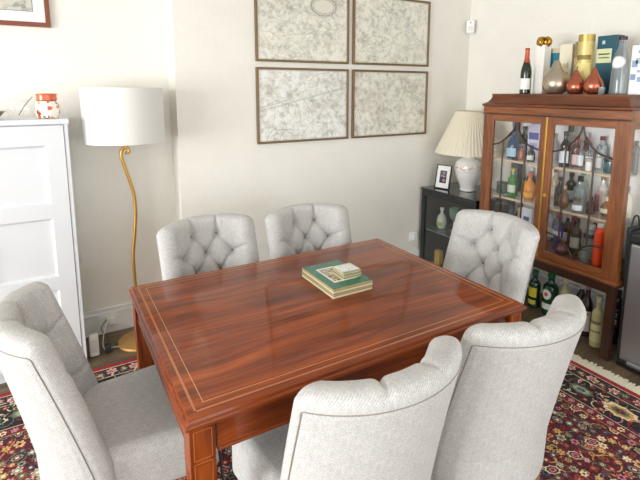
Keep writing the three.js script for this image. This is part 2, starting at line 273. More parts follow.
function backGeometry() {
  const ss = [], vs = [], edge = [0, 0.05, 0.14, 0.3, 0.5, 0.75, 1].map((k) => k * TK);
  for (const e of edge) ss.push(-SH + e); for (let k = 1; k < 84; k++) ss.push(lerp(-SH + TK, SH - TK, k / 84)); for (const e of [...edge].reverse()) ss.push(SH - e);
  for (let k = 0; k <= 92; k++) vs.push(k / 92); // share of the height below the rounded top
  const NS = ss.length, rows = vs.length + edge.length - 1, pos = [], uv = [], idx = [];
  const build = (front) => {
    for (let j = 0; j < rows; j++) for (let i = 0; i < NS; i++) {
      const s = ss[i], yt = topAt(s), y = j < vs.length ? lerp(BOT, yt - TK, vs[j]) : yt - edge[rows - 1 - j];
      const ds = Math.max(0, SH - Math.abs(s)), dy = Math.max(0, yt - y);
      const rd = (d) => (d >= TK ? 1 : Math.sqrt(Math.max(0, 1 - (1 - d / TK) ** 2)));
      const tk = TK * Math.min(rd(ds), rd(dy)) * (front ? 1 : 0.82);
      const P = midPoint(s, y), N = midNormal(s, y);
      let off = front ? tk : -tk - extra(s, y);
      if (front && y > 0.45) { const w = Math.min(1, ds / 0.05) ; off += w * (0.017 * Math.min(1, (y - 0.45) / 0.1) - tuft(s, y)) * Math.min(1, dy / 0.02); }
      if (dy < 0.05) { const c = Math.exp(-Math.abs(Math.abs(s) - 0.08) / 0.006); P.y -= 0.008 * c * (1 - dy / 0.05); }
      if (!front) { const g = Math.min(Math.abs(ds - 0.03), 1), g2 = Math.abs(dy - 0.034); off += 0.004 * Math.max(Math.exp(-((g / 0.005) ** 2)) * (dy > 0.034 ? 1 : 0), Math.exp(-((g2 / 0.005) ** 2)) * (ds > 0.03 ? 1 : 0)); }
      P.addScaledVector(N, off); pos.push(P.x, P.y, P.z); uv.push(0, 0);
    }
  };
  build(true); build(false);
  // uv follows the cloth: lengths measured along the surface
  const at = (k) => new THREE.Vector3(pos[3 * k], pos[3 * k + 1], pos[3 * k + 2]), mid = NS >> 1;
  for (const b of [0, 1]) for (let j = 0; j < rows; j++) for (let i = 0; i < NS; i++) { const k = b * rows * NS + j * NS + i; if (j) uv[2 * k + 1] = uv[2 * (k - NS) + 1] + at(k).distanceTo(at(k - NS)) / FT; }
  for (const b of [0, 1]) for (let j = 0; j < rows; j++) { const o = b * rows * NS + j * NS; for (let i = mid + 1; i < NS; i++) uv[2 * (o + i)] = uv[2 * (o + i - 1)] + at(o + i).distanceTo(at(o + i - 1)) / FT; for (let i = mid - 1; i >= 0; i--) uv[2 * (o + i)] = uv[2 * (o + i + 1)] - at(o + i).distanceTo(at(o + i + 1)) / FT; }
  const H = rows * NS, A = (b, j, i) => b * H + j * NS + i;
  for (let j = 0; j + 1 < rows; j++) for (let i = 0; i + 1 < NS; i++) { idx.push(A(0, j, i), A(0, j, i + 1), A(0, j + 1, i + 1), A(0, j, i), A(0, j + 1, i + 1), A(0, j + 1, i)); idx.push(A(1, j, i), A(1, j + 1, i + 1), A(1, j, i + 1), A(1, j, i), A(1, j + 1, i), A(1, j + 1, i + 1)); }
  for (let i = 0; i + 1 < NS; i++) idx.push(A(0, 0, i), A(1, 0, i + 1), A(0, 0, i + 1), A(0, 0, i), A(1, 0, i), A(1, 0, i + 1));
  const g = new THREE.BufferGeometry(); g.setAttribute('position', new THREE.Float32BufferAttribute(pos, 3)); g.setAttribute('uv', new THREE.Float32BufferAttribute(uv, 2)); g.setIndex(idx); g.computeVertexNormals();
  // average the normals along the shared rim
  const n = g.attributes.normal, fix = (a, b) => { const x = n.getX(a) + n.getX(b), y = n.getY(a) + n.getY(b), z = n.getZ(a) + n.getZ(b), l = Math.hypot(x, y, z) || 1; n.setXYZ(a, x / l, y / l, z / l); n.setXYZ(b, x / l, y / l, z / l); };
  for (let i = 0; i < NS; i++) fix(A(0, rows - 1, i), A(1, rows - 1, i)); for (let j = 0; j < rows - 1; j++) { fix(A(0, j, 0), A(1, j, 0)); fix(A(0, j, NS - 1), A(1, j, NS - 1)); }
  return g;
}
function seatGeometry() { // crowned, waterfall-fronted seat with soft edges
  const g = new RoundedBoxGeometry(0.51, 0.185, 0.47, 10, 0.045), p = g.attributes.position;
  for (let i = 0; i < p.count; i++) { const x = p.getX(i), y = p.getY(i), z = p.getZ(i), u = x / 0.255, v = z / 0.235; let yy = y; if (y > 0) yy += 0.022 * (1 - u * u) * (1 - v * v * 0.7); p.setXYZ(i, x * (v > 0 ? 1 + 0.03 * v : 1 + 0.16 * v), yy + 0.385, z + 0.04); }
  g.computeVertexNormals(); return uvBox(g, FT, 'x');
}
const backG = backGeometry(), seatG = seatGeometry();
const outerPoint = (s, y, lift) => midPoint(s, y).addScaledVector(midNormal(s, y), -(TK * 0.82 + extra(s, y) + lift));
function makeChair(label) {
  const t = thing('dining_chair', label, 'chair', [0, 0, 0], 0, 'grey upholstered dining chairs around the table');
  const back = mesh('backrest', backG, mFab, t);
  const pts = []; const sE = SH - 0.03;
  for (let k = 0; k <= 20; k++) pts.push(outerPoint(-sE, lerp(BOT + 0.01, topAt(-sE) - 0.036, k / 20), -0.0035));
  for (let k = 1; k < 40; k++) { const s = lerp(-sE, sE, k / 40); pts.push(outerPoint(s, topAt(s) - 0.035, -0.0035)); }
  for (let k = 20; k >= 0; k--) pts.push(outerPoint(sE, lerp(BOT + 0.01, topAt(sE) - 0.036, k / 20), -0.0035));
  mesh('piping', new THREE.TubeGeometry(new THREE.CatmullRomCurve3(pts), 160, 0.0022, 6), mSeam, back);
  const bg = new THREE.SphereGeometry(0.0125, 14, 10); bg.scale(1, 1, 0.5);
  for (const [s, y] of BT) { const P = midPoint(s, y), N = midNormal(s, y), b = mesh('button', bg, M('#77716b', 0.35, { metalness: 0.6 }), back); b.position.copy(P).addScaledVector(N, TK + 0.017 - tuft(s, y) + 0.004); b.quaternion.setFromUnitVectors(new THREE.Vector3(0, 0, 1), N); }
  mesh('seat', seatG, mFab, t);
  for (const sx of [-1, 1]) {
    const f = new THREE.CylinderGeometry(0.027, 0.017, 0.31, 4, 1); f.rotateY(Math.PI / 4); f.translate(sx * 0.215, 0.155, 0.225); mesh('leg', uvBox(toCreasedNormals(f, 0.4), 0.6, 'y'), mOak, t);
    const r = new THREE.CylinderGeometry(0.03, 0.018, 0.31, 4, 1); r.rotateY(Math.PI / 4); const p = r.attributes.position; for (let i = 0; i < p.count; i++) if (p.getY(i) < 0) p.setZ(i, p.getZ(i) - 0.07); r.computeVertexNormals(); r.translate(sx * 0.17, 0.155, -0.19); mesh('leg', uvBox(toCreasedNormals(r, 0.4), 0.6, 'y'), mOak, t);
  }
  return t;
}
const chairSpots = [
  [0.175, -1.715, Math.PI / 2, 'grey button-back dining chair at the table end beside the white cupboard'],
  [0.71, -2.145, 0.06, 'grey button-back dining chair on the wall side, nearer the floor lamp'],
  [1.275, -2.10, -0.05, 'grey button-back dining chair on the wall side, below the framed maps'],
  [1.83, -1.665, -Math.PI / 2, 'grey button-back dining chair at the table end facing away from the bottle cabinet'],
  [0.72, -1.155, Math.PI + 0.01, 'grey dining chair seen from behind, left of the two in the foreground'],
  [1.30, -1.15, Math.PI - 0.01, 'grey dining chair seen from behind, foreground chair beside the open rug'],
];
const chair0 = makeChair(chairSpots[0][3]);
chairSpots.forEach(([x, z, a, label], i) => { const c = i ? chair0.clone() : chair0; if (i) { c.name = numbered('dining_chair'); c.userData = { ...chair0.userData, label }; scene.add(c); } c.position.set(x, 0.0102, z); c.rotation.y = a; });

// ---------------------------------------------------------------- placemats and coasters on the table
{
  const r = rng(15), Y = 0.7704;
  const face = (w, h, seed) => canvasTex(w, h, (c) => {
    const q = rng(seed); c.fillStyle = '#1f6b53'; c.fillRect(0, 0, w, h); const mx = w * 0.2, my = h * 0.2;
    c.fillStyle = '#f2eee0'; c.fillRect(mx, my, w - 2 * mx, h - 2 * my); c.fillStyle = '#b9a68c'; c.fillRect(mx + w * 0.04, my + h * 0.04, w * 0.52, h * 0.52);
    for (let k = 0; k < 90; k++) { c.fillStyle = ['#8b6f52', '#d9cbb0', '#6d7a5c', '#a08a70', '#4f5a48'][Math.floor(q() * 5)]; c.fillRect(mx + w * 0.05 + q() * w * 0.48, my + h * 0.05 + q() * h * 0.46, w * (0.02 + q() * 0.06), h * (0.02 + q() * 0.06)); }
  });
  const green = M('#1f6b53', 0.35), edge = [M('#ddd2b0', 0.6), M('#b59d70', 0.6)];
  const matPrint = new THREE.MeshPhysicalMaterial({ map: face(200, 280, 4), roughness: 0.25, clearcoat: 0.4 }), coPrint = new THREE.MeshPhysicalMaterial({ map: canvasTex(128, 128, (c, w, h) => { const q = rng(8); c.fillStyle = '#e8eadf'; c.fillRect(0, 0, w, h); c.fillStyle = '#2c6a55'; c.fillRect(0, 0, w, 8); c.fillRect(0, h - 8, w, 8); for (let k = 0; k < 120; k++) { c.strokeStyle = ['#8d9a94', '#b7b9a8', '#5f6f68', '#ffffff'][Math.floor(q() * 4)]; c.lineWidth = 2; c.beginPath(); const x = q() * w, y = q() * h; c.moveTo(x, y); c.lineTo(x + (q() - 0.5) * 30, y + (q() - 0.5) * 30); c.stroke(); } }), roughness: 0.25, clearcoat: 0.4 });
  const stack = (n, th, w, d, cx, cz, y0, name, cat, labels, print, base) => {
    for (let k = 0; k < n; k++) {
      const t = thing(name, labels(k), cat, [cx + (r() - 0.5) * 0.004, y0 + k * th, cz + (r() - 0.5) * 0.004], base + (r() - 0.5) * 0.02, n > 5 ? 'coasters in the small stack' : 'placemats in the larger stack');
      mesh('board', b6(-w / 2, w / 2, 0, th - 0.0016, -d / 2, d / 2, 0.0012), edge[k % 2], t);
      const pl = b6(-w / 2 + 0.001, w / 2 - 0.001, th - 0.0016, th - 0.0003, -d / 2 + 0.001, d / 2 - 0.001); mesh('printed_face', pl, k === n - 1 ? print : green, t);
    }
  };
  stack(4, 0.0108, 0.205, 0.285, 1.088, -1.722, Y, 'placemat', 'placemat', (k) => (k === 3 ? 'green placemat with a cream framed picture, topmost of its stack' : ['green placemat lying directly on the table, lowest of its stack', 'second green placemat from the table in the stack', 'third green placemat from the table, just under the top one'][k]), matPrint, 0);
  stack(6, 0.0055, 0.095, 0.095, 1.125, -1.69, Y + 0.0433, 'coaster', 'coaster', (k) => (k === 5 ? 'pale patterned coaster on top of the small coaster stack' : 'thin cream-edged coaster within the small stack on the placemats'), coPrint, 0.0);
}

// ---------------------------------------------------------------- black strap hanging by the table leg
{
  const t = thing('black_strap', 'thin black strap hanging below the table edge beside the near leg', 'strap', [0.352, 0.4, -1.195]);
  mesh('cord', tube([[0, 0.2325, 0], [0.004, 0.19, 0], [0.008, 0.13, 0.002], [0.014, 0.06, 0.004], [0.018, 0.0, 0.004]], 0.0045, 30), M('#1b1a1c', 0.6), t);
  mesh('buckle', b6(0.008, 0.026, -0.01, 0.05, -0.004, 0.012, 0.004), M('#151416', 0.4), t);
}

// ---------------------------------------------------------------- floor lamp
{
  const t = thing('floor_lamp', 'gold wavy-stemmed floor lamp with a white drum shade', 'lamp', [0.41, 0.0004, -3.075]);
  const gold = M('#c79a4e', 0.32, { metalness: 0.75 });
  mesh('base', lathe([[0, 0], [0.135, 0], [0.138, 0.004], [0.138, 0.016], [0.132, 0.022], [0.04, 0.026], [0.018, 0.034], [0, 0.036]], 48), M('#b98d4f', 0.42, { metalness: 0.35 }), t);
  const st = [[0.0, 0.03], [-0.004, 0.16], [-0.008, 0.3], [-0.012, 0.44], [-0.012, 0.6], [0.006, 0.75], [0.018, 0.88], [0.014, 1.0], [-0.008, 1.1], [-0.03, 1.18], [-0.044, 1.245], [-0.036, 1.285], [-0.012, 1.298], [0.002, 1.28], [-0.006, 1.262], [-0.02, 1.266]];
  mesh('stem', tube(st.map(([x, y]) => [x, y, 0]), 0.0105, 160, 10), gold, t);
  mesh('lamp_holder', [cyl(0.008, 0.008, 0.09, -0.014, 1.29, 0, 12), cyl(0.02, 0.02, 0.07, -0.014, 1.37, 0, 16)], gold, t);
  const R = 0.232, y0 = 1.335, y1 = 1.662;
  const sh = mesh('lamp_shade', lathe([[R, y0], [R + 0.001, y0 + 0.002], [R + 0.001, y1 - 0.002], [R, y1], [R - 0.003, y1 - 0.001], [R - 0.003, y0 + 0.001], [R, y0]], 64), new THREE.MeshPhysicalMaterial({ color: '#f4f2ee', roughness: 0.9, transmission: 0.3, thickness: 0 }), t);
  sh.position.x = -0.014;
  mesh('shade_ring', [new THREE.TorusGeometry(R - 0.001, 0.003, 6, 64).rotateX(Math.PI / 2).translate(-0.014, y1 - 0.002, 0), new THREE.TorusGeometry(R - 0.001, 0.003, 6, 64).rotateX(Math.PI / 2).translate(-0.014, y0 + 0.002, 0), b6(-0.24, 0.212, 1.40, 1.404, -0.002, 0.002)], M('#efece6', 0.7), sh.parent);
  mesh('cable', tube([[-0.135, 0.012, 0.02], [-0.18, 0.006, 0.0], [-0.2, 0.006, 0.05], [-0.225, 0.03, 0.0], [-0.2, 0.1, -0.10], [-0.16, 0.125, -0.19]], 0.003, 60), M('#d9d5cc', 0.5), t);
}
{ // plugs by the skirting
  const t = thing('power_adaptor', 'white plug-in power box standing on the floor against the cupboard', 'adaptor', [0.132, 0.0004, -3.05]);
  mesh('case', b6(-0.026, 0.026, 0, 0.135, -0.022, 0.022, 0.006), M('#ebe9e2', 0.45), t);
  mesh('ridge', b6(-0.02, 0.02, 0.03, 0.11, 0.022, 0.024, 0.001), M('#dcd9d1', 0.45), t);
  const p = thing('black_plug', 'small black power plug on the floor beside the white adaptor', 'plug', [0.208, 0.0004, -3.04]);
  mesh('case', b6(-0.018, 0.018, 0, 0.055, -0.02, 0.02, 0.008), M('#26262a', 0.5), p);
  mesh('cable', tube([[0, 0.03, -0.018], [0.01, 0.05, -0.08], [-0.02, 0.09, -0.16], [0.02, 0.11, -0.235]], 0.003, 30), M('#3a3a3d', 0.5), p);
  const s = thing('wall_socket', 'white double socket set on the skirting behind the floor lamp cable', 'socket', [0.24, 0.09, ZA + 0.0185]);
  mesh('faceplate', b6(-0.06, 0.06, -0.035, 0.045, 0, 0.009, 0.003), M('#f2f0ea', 0.4), s);
  mesh('plug', b6(-0.01, 0.045, -0.02, 0.03, 0.009, 0.04, 0.006), M('#efede6', 0.4), s);
}

// ---------------------------------------------------------------- white cupboard on the left and what stands on it
{
  const t = thing('white_cupboard', 'tall white panelled cupboard against the wall left of the floor lamp', 'cupboard', [-0.43, 0.0004, -3.14]);
  const w = 0.515, z0 = -0.155, z1 = 0.165, H = 1.462;
  mesh('body', [b6(-w, -w + 0.02, 0, H, z0, z1 + 0.012, 0.001), b6(w - 0.02, w, 0, H, z0, z1 + 0.012, 0.001), b6(-w + 0.02, w - 0.02, 0, 0.06, z0, z1 - 0.02), b6(-w + 0.02, w - 0.02, H - 0.02, H, z0, z1 - 0.004), b6(-w + 0.02, w - 0.02, 0.06, H - 0.02, z0, z0 + 0.01), b6(-w + 0.02, w - 0.02, 0.7, 0.72, z0 + 0.01, z1 - 0.02)], mWhiteCab, t);
  mesh('top', b6(-w - 0.012, w + 0.008, H, H + 0.028, z0 - 0.005, z1 + 0.022, 0.003), mWhiteCab, t);
  for (const s of [-1, 1]) {
    const a = s < 0 ? -w + 0.022 : 0.002, b = s < 0 ? -0.002 : w - 0.022, st = 0.09, d = new THREE.Group(); d.name = 'door'; t.add(d);
    const rails = [[0.07, 0.17], [0.505, 0.585], [0.93, 1.015], [1.345, H - 0.006]];
    mesh('door_frame', [b6(a, a + st, 0.07, H - 0.006, z1 - 0.004, z1 + 0.016, 0.002), b6(b - st, b, 0.07, H - 0.006, z1 - 0.004, z1 + 0.016, 0.002), ...rails.map(([p, q]) => b6(a + st - 0.002, b - st + 0.002, p, q, z1 - 0.004, z1 + 0.0158, 0.002))], mWhiteCab, d);
    for (let k = 0; k < 3; k++) { const y0 = rails[k][1], y1 = rails[k + 1][0]; const g = ringSlab(a + st, b - st, y0, y1, [[0, 0], [0, 0.009], [0.012, 0.002], [0.03, 0.0015]].map(([i, y]) => [i, y])); g.rotateX(Math.PI / 2); g.scale(1, -1, 1); const idx = g.toNonIndexed ? g : g; // slab lies in x-z: turn it upright
      const p = idx.attributes.position; for (let i = 0; i < p.count; i += 3) { const v = [p.getX(i + 1), p.getY(i + 1), p.getZ(i + 1)]; p.setXYZ(i + 1, p.getX(i + 2), p.getY(i + 2), p.getZ(i + 2)); p.setXYZ(i + 2, ...v); }
      idx.computeVertexNormals(); idx.computeBoundingBox(); const bb = idx.boundingBox; idx.translate(0, y0 - bb.min.y, z1 - 0.003 - bb.min.z); if (!idx.attributes.uv) uvBox(idx, 1); mesh('panel', idx, mWhiteCab, d); }
    mesh('knob', new THREE.SphereGeometry(0.014, 16, 12).translate(s < 0 ? b - 0.04 : a + 0.04, 0.75, z1 + 0.029), M('#d8d6d0', 0.3, { metalness: 0.7 }), d);
  }
}
{
  const Y = 1.4906;
  const t = thing('ceramic_jar', 'white ceramic jar with orange flowers and an orange lid', 'jar', [-0.005, Y, -3.06]);
  const tex = canvasTex(512, 256, (c, w, h) => { const r = rng(3); c.fillStyle = '#f3ece0'; c.fillRect(0, 0, w, h); for (let k = 0; k < 70; k++) { c.fillStyle = ['#d8542a', '#e58a5a', '#8c3b22', '#dcb89a', '#7a8a5a'][Math.floor(r() * 5)]; c.beginPath(); c.ellipse(r() * w, h * (0.15 + r() * 0.7), 5 + r() * 14, 6 + r() * 20, r() * 3, 0, 7); c.fill(); } c.fillStyle = '#e0703c'; c.fillRect(0, 0, w, 12); c.fillRect(0, h - 12, w, 12); });
  mesh('body', lathe([[0, 0], [0.052, 0], [0.056, 0.006], [0.062, 0.04], [0.061, 0.07], [0.05, 0.094], [0.046, 0.1], [0, 0.1]], 32), new THREE.MeshPhysicalMaterial({ map: tex, roughness: 0.25, clearcoat: 0.5 }), t);
  mesh('lid', lathe([[0, 0.1], [0.05, 0.1], [0.052, 0.106], [0.05, 0.128], [0.054, 0.133], [0.052, 0.139], [0, 0.141]], 32), M('#d35a28', 0.3, { clearcoat: 0.5 }), t);
  const b = thing('glass_bowl', 'clear round glass bowl beside the orange-lidded jar', 'bowl', [-0.145, Y, -3.08]);
  mesh('bowl', lathe([[0, 0], [0.035, 0], [0.045, 0.006], [0.062, 0.04], [0.06, 0.08], [0.05, 0.105], [0.047, 0.105], [0.057, 0.08], [0.059, 0.042], [0.042, 0.01], [0, 0.006]], 36), new THREE.MeshPhysicalMaterial({ color: '#ffffff', roughness: 0.03, transmission: 1, thickness: 0, ior: 1.45 }), b);
  const st = mesh('stirrer', tube([[0.0, 0.02, 0.02], [0.03, 0.07, 0.01], [0.072, 0.122, 0]], 0.0025, 12, 6), M('#6f7672', 0.4), b);
  const d = thing('grey_dish', 'shallow grey-green dish at the left end of the cupboard top', 'dish', [-0.29, Y, -3.05]);
  mesh('dish', lathe([[0, 0], [0.04, 0], [0.05, 0.004], [0.085, 0.045], [0.082, 0.046], [0.046, 0.01], [0, 0.008]], 36), M('#7d8078', 0.5), d);
}

// ---------------------------------------------------------------- pictures
function picture(name, label, cat, x0, x1, y0, y1, z, fw, fm, mount, tex, matM, group) {
  const t = thing(name, label, cat, [(x0 + x1) / 2, y0, z + 0.0005], 0, group), w = (x1 - x0) / 2, h = y1 - y0;
  mesh('frame', [b6(-w, w, 0, fw, 0, 0.022, 0.003), b6(-w, w, h - fw, h, 0, 0.022, 0.003), b6(-w, -w + fw, fw * 0.9, h - fw * 0.9, 0, 0.022, 0.003), b6(w - fw, w, fw * 0.9, h - fw * 0.9, 0, 0.022, 0.003)], fm, t);
  mesh('backing', b6(-w + 0.004, w - 0.004, 0.004, h - 0.004, 0, 0.008), M('#c9c2b2', 0.9), t);
  if (matM) mesh('mount', b6(-w + fw, w - fw, fw, h - fw, 0.008, 0.010), matM, t);
  const g = new THREE.PlaneGeometry(2 * (w - mount), h - 2 * mount); g.translate(0, h / 2, 0.0105); mesh('print', g, new THREE.MeshPhysicalMaterial({ map: tex, roughness: 0.8 }), t);
  mesh('glass', b6(-w + fw - 0.002, w - fw + 0.002, fw - 0.002, h - fw + 0.002, 0.0125, 0.0145), mPane, t);
}
function mapTex(seed, kind) {
  return canvasTex(768, 544, (c, w, h) => {
    const r = rng(seed); c.fillStyle = kind === 2 ? '#f1f0ea' : '#eeebdd'; c.fillRect(0, 0, w, h);
    for (let k = 0; k < 160; k++) { c.fillStyle = `rgba(${r() > 0.5 ? '150,138,104' : '250,246,232'},${0.03 + r() * 0.05})`; c.beginPath(); c.ellipse(r() * w, r() * h, 10 + r() * 60, 8 + r() * 40, r() * 3, 0, 7); c.fill(); }
    // street blocks: rotated clusters of small outlined lots
    for (let k = 0; k < 420; k++) {
      const x = r() * w, y = r() * h, a = r() * 3; c.save(); c.translate(x, y); c.rotate(a); const n = 3 + Math.floor(r() * 7), m = 2 + Math.floor(r() * 5), s = 4 + r() * 5;
      for (let i = 0; i < n; i++) for (let j = 0; j < m; j++) if (r() > 0.2) { c.fillStyle = `rgba(110,106,90,${0.02 + r() * 0.07})`; c.fillRect(i * s, j * s, s * 0.75, s * 0.7); c.strokeStyle = `rgba(70,68,60,${0.05 + r() * 0.2})`; c.lineWidth = 1; c.strokeRect(i * s, j * s, s * 0.75, s * 0.7); }
      c.restore();
    }
    for (let k = 0; k < 70; k++) { c.strokeStyle = `rgba(60,58,48,${0.15 + r() * 0.35})`; c.lineWidth = 0.8 + r() * 1.4; let x = r() * w, y = r() * h, a = r() * 7; c.beginPath(); c.moveTo(x, y); for (let q = 0; q < 9; q++) { a += (r() - 0.5) * 0.8; x += Math.cos(a) * 24; y += Math.sin(a) * 24; c.lineTo(x, y); } c.stroke(); }
    for (let k = 0; k < 900; k++) { c.fillStyle = `rgba(72,78,60,${0.08 + r() * 0.24})`; c.fillRect(r() * w, r() * h, 1 + r() * 3, 1 + r() * 3); }
    const band = (pts, lw) => { for (const [col, d] of [['rgba(80,76,62,0.7)', 3], ['#e9e6da', 0]]) { c.strokeStyle = col; c.lineWidth = lw + d; c.beginPath(); c.moveTo(...pts[0]); for (let q = 1; q + 1 < pts.length; q += 2) c.quadraticCurveTo(...pts[q], ...pts[q + 1]); c.stroke(); } };
    const cartouche = (x, y, a, b) => { c.fillStyle = '#e6e2d2'; c.strokeStyle = 'rgba(70,66,54,0.85)'; c.lineWidth = 2.5; c.beginPath(); c.ellipse(x, y, a, b, 0, 0, 7); c.fill(); c.stroke(); c.beginPath(); c.ellipse(x, y, a * 0.82, b * 0.75, 0, 0, 7); c.stroke(); for (let q = 0; q < 26; q++) { const t = q / 26 * 6.28; c.beginPath(); c.arc(x + Math.cos(t) * a, y + Math.sin(t) * b, 6 + r() * 6, 0, 7); c.stroke(); } };
    if (kind === 0) cartouche(w * 0.72, h * 0.22, 110, 70);
    if (kind === 1) { for (const q of [0, 22]) band([[w * 0.65, h * 0.72 + q], [w * 0.8, h * 0.66 + q], [w, h * 0.68 + q]], 8); }
    if (kind === 2) { band([[0, h * 0.52], [w * 0.15, h * 0.5], [w * 0.3, h * 0.42], [w * 0.46, h * 0.4], [w * 0.45, h * 0.8]], 5); band([[0, h * 0.58], [w * 0.2, h * 0.5], [w, h * 0.24]], 4);  c.strokeStyle = 'rgba(70,66,54,0.7)'; c.lineWidth = 2.5; for (const q of [0, 1, 2]) { c.beginPath(); c.moveTo(w * (0.08 + q * 0.07), h * 0.98); c.quadraticCurveTo(w * (0.12 + q * 0.07), h * 0.78, w * (0.26 + q * 0.06), h * 0.86); c.stroke(); } c.beginPath(); c.arc(w * 0.3, h * 0.5, 14, 0, 7); c.stroke(); }
    if (kind === 3) { for (let k = 0; k < 5; k++) { c.fillStyle = '#ece8da'; c.beginPath(); c.ellipse(w * (0.2 + r() * 0.6), h * (0.2 + r() * 0.6), 18 + r() * 20, 10 + r() * 14, r() * 3, 0, 7); c.fill(); c.stroke(); } }
    c.strokeStyle = 'rgba(90,82,60,0.6)'; c.lineWidth = 2; c.strokeRect(6, 6, w - 12, h - 12);
  });
}
const mBronze = M('#7a6242', 0.4, { metalness: 0.35 });
const mapSpots = [[1.285, 2.066, 1.85, 2.395, 0, 'upper left of the four framed antique maps, with an oval title panel'], [2.106, 2.9, 1.85, 2.395, 1, 'upper right of the four framed antique city maps'], [1.285, 2.066, 1.262, 1.81, 2, 'lower left of the four framed antique maps, with a pale river'], [2.106, 2.9, 1.262, 1.81, 3, 'lower right of the four framed antique city maps, above the black cabinet side']];
for (const [x0, x1, y0, y1, k, label] of mapSpots) picture('framed_map', label, 'picture', x0, x1, y0, y1, ZC, 0.016, mBronze, 0.016, mapTex(300 + k * 17, k), null, 'four framed maps on the wall');
picture('framed_print', 'framed print with white mount and red-brown frame above the cupboard', 'picture', -0.62, 0.051, 2.02, 2.5, ZA, 0.026, M('#7c3f26', 0.4), 0.085, canvasTex(512, 320, (c, w, h) => { const r = rng(6); c.fillStyle = '#c9c7b8'; c.fillRect(0, 0, w, h); for (let k = 0; k < 200; k++) { c.fillStyle = ['#8f9488', '#b5b09a', '#d8d2bc', '#70736a', '#a39a80'][Math.floor(r() * 5)]; c.globalAlpha = 0.5; c.beginPath(); c.ellipse(r() * w, r() * h, 8 + r() * 50, 4 + r() * 16, (r() - 0.5), 0, 7); c.fill(); } c.globalAlpha = 1; c.strokeStyle = '#6b6a60'; c.lineWidth = 4; c.strokeRect(2, 2, w - 4, h - 4); }), M('#f1f0ee', 0.9));
{
  const t = thing('motion_sensor', 'small white motion sensor high in the wall corner', 'sensor', [3.345, 2.155, -3.055], -Math.PI / 4);
  mesh('case', b6(-0.034, 0.034, 0, 0.115, -0.022, 0.022, 0.014), M('#f3f2ee', 0.4), t);
  mesh('lens', b6(-0.022, 0.022, 0.02, 0.062, 0.018, 0.026, 0.004), M('#e4e2dc', 0.3), t);
  mesh('indicator', new THREE.SphereGeometry(0.006, 10, 8).translate(0, 0.09, 0.022), M('#7d7a74', 0.3), t);
}
{
  const t = thing('light_switch', 'white wall socket beside the black glass cabinet', 'socket', [2.80, 0.28, ZC + 0.0004]);
  mesh('faceplate', b6(-0.043, 0.043, 0, 0.086, 0, 0.01, 0.003), M('#f3f2ee', 0.4), t);
  mesh('plug', b6(-0.022, 0.022, 0.02, 0.066, 0.01, 0.035, 0.006), M('#efeee9', 0.4), t);
}

// ---------------------------------------------------------------- bottle and box builders (front faces local +z)
const FACE = -Math.PI / 2;
const PROFILES = {
  wine: [[0, 0], [0.96, 0], [1, 0.02], [1, 0.58], [0.93, 0.64], [0.6, 0.72], [0.4, 0.78], [0.36, 0.96], [0.4, 0.97], [0.4, 1], [0, 1]],
  champ: [[0, 0], [0.95, 0], [1, 0.02], [1, 0.46], [0.9, 0.56], [0.6, 0.68], [0.4, 0.78], [0.34, 0.94], [0.4, 0.95], [0.4, 1], [0, 1]],
  gin: [[0, 0], [0.95, 0], [1, 0.03], [1, 0.6], [0.94, 0.67], [0.7, 0.72], [0.42, 0.76], [0.38, 0.95], [0.44, 0.96], [0.44, 1], [0, 1]],
  squat: [[0, 0], [0.9, 0], [1, 0.05], [1.0, 0.45], [0.85, 0.62], [0.5, 0.74], [0.34, 0.8], [0.32, 0.95], [0.38, 0.96], [0.38, 1], [0, 1]],
  round: [[0, 0], [0.6, 0], [0.8, 0.05], [1, 0.25], [1, 0.4], [0.8, 0.6], [0.45, 0.7], [0.3, 0.76], [0.28, 0.95], [0.34, 0.96], [0.34, 1], [0, 1]],
  taper: [[0, 0], [0.95, 0], [1, 0.03], [0.97, 0.3], [0.84, 0.6], [0.6, 0.76], [0.4, 0.84], [0.38, 0.96], [0.44, 0.965], [0.44, 1], [0, 1]],
  tall: [[0, 0], [0.96, 0], [1, 0.02], [1, 0.78], [0.9, 0.84], [0.6, 0.88], [0.5, 0.9], [0.5, 1], [0, 1]],
  jar: [[0, 0], [0.94, 0], [1, 0.04], [1, 0.8], [0.92, 0.86], [0.9, 0.88], [0.9, 1], [0, 1]],
};
const latheCache = {};
function glassMat(color, clear) { return clear ? M(color, 0.04, { transmission: 0.85, thickness: 0, ior: 1.45 }) : M(color, 0.12, { clearcoat: 0.4, clearcoatRoughness: 0.05 }); }
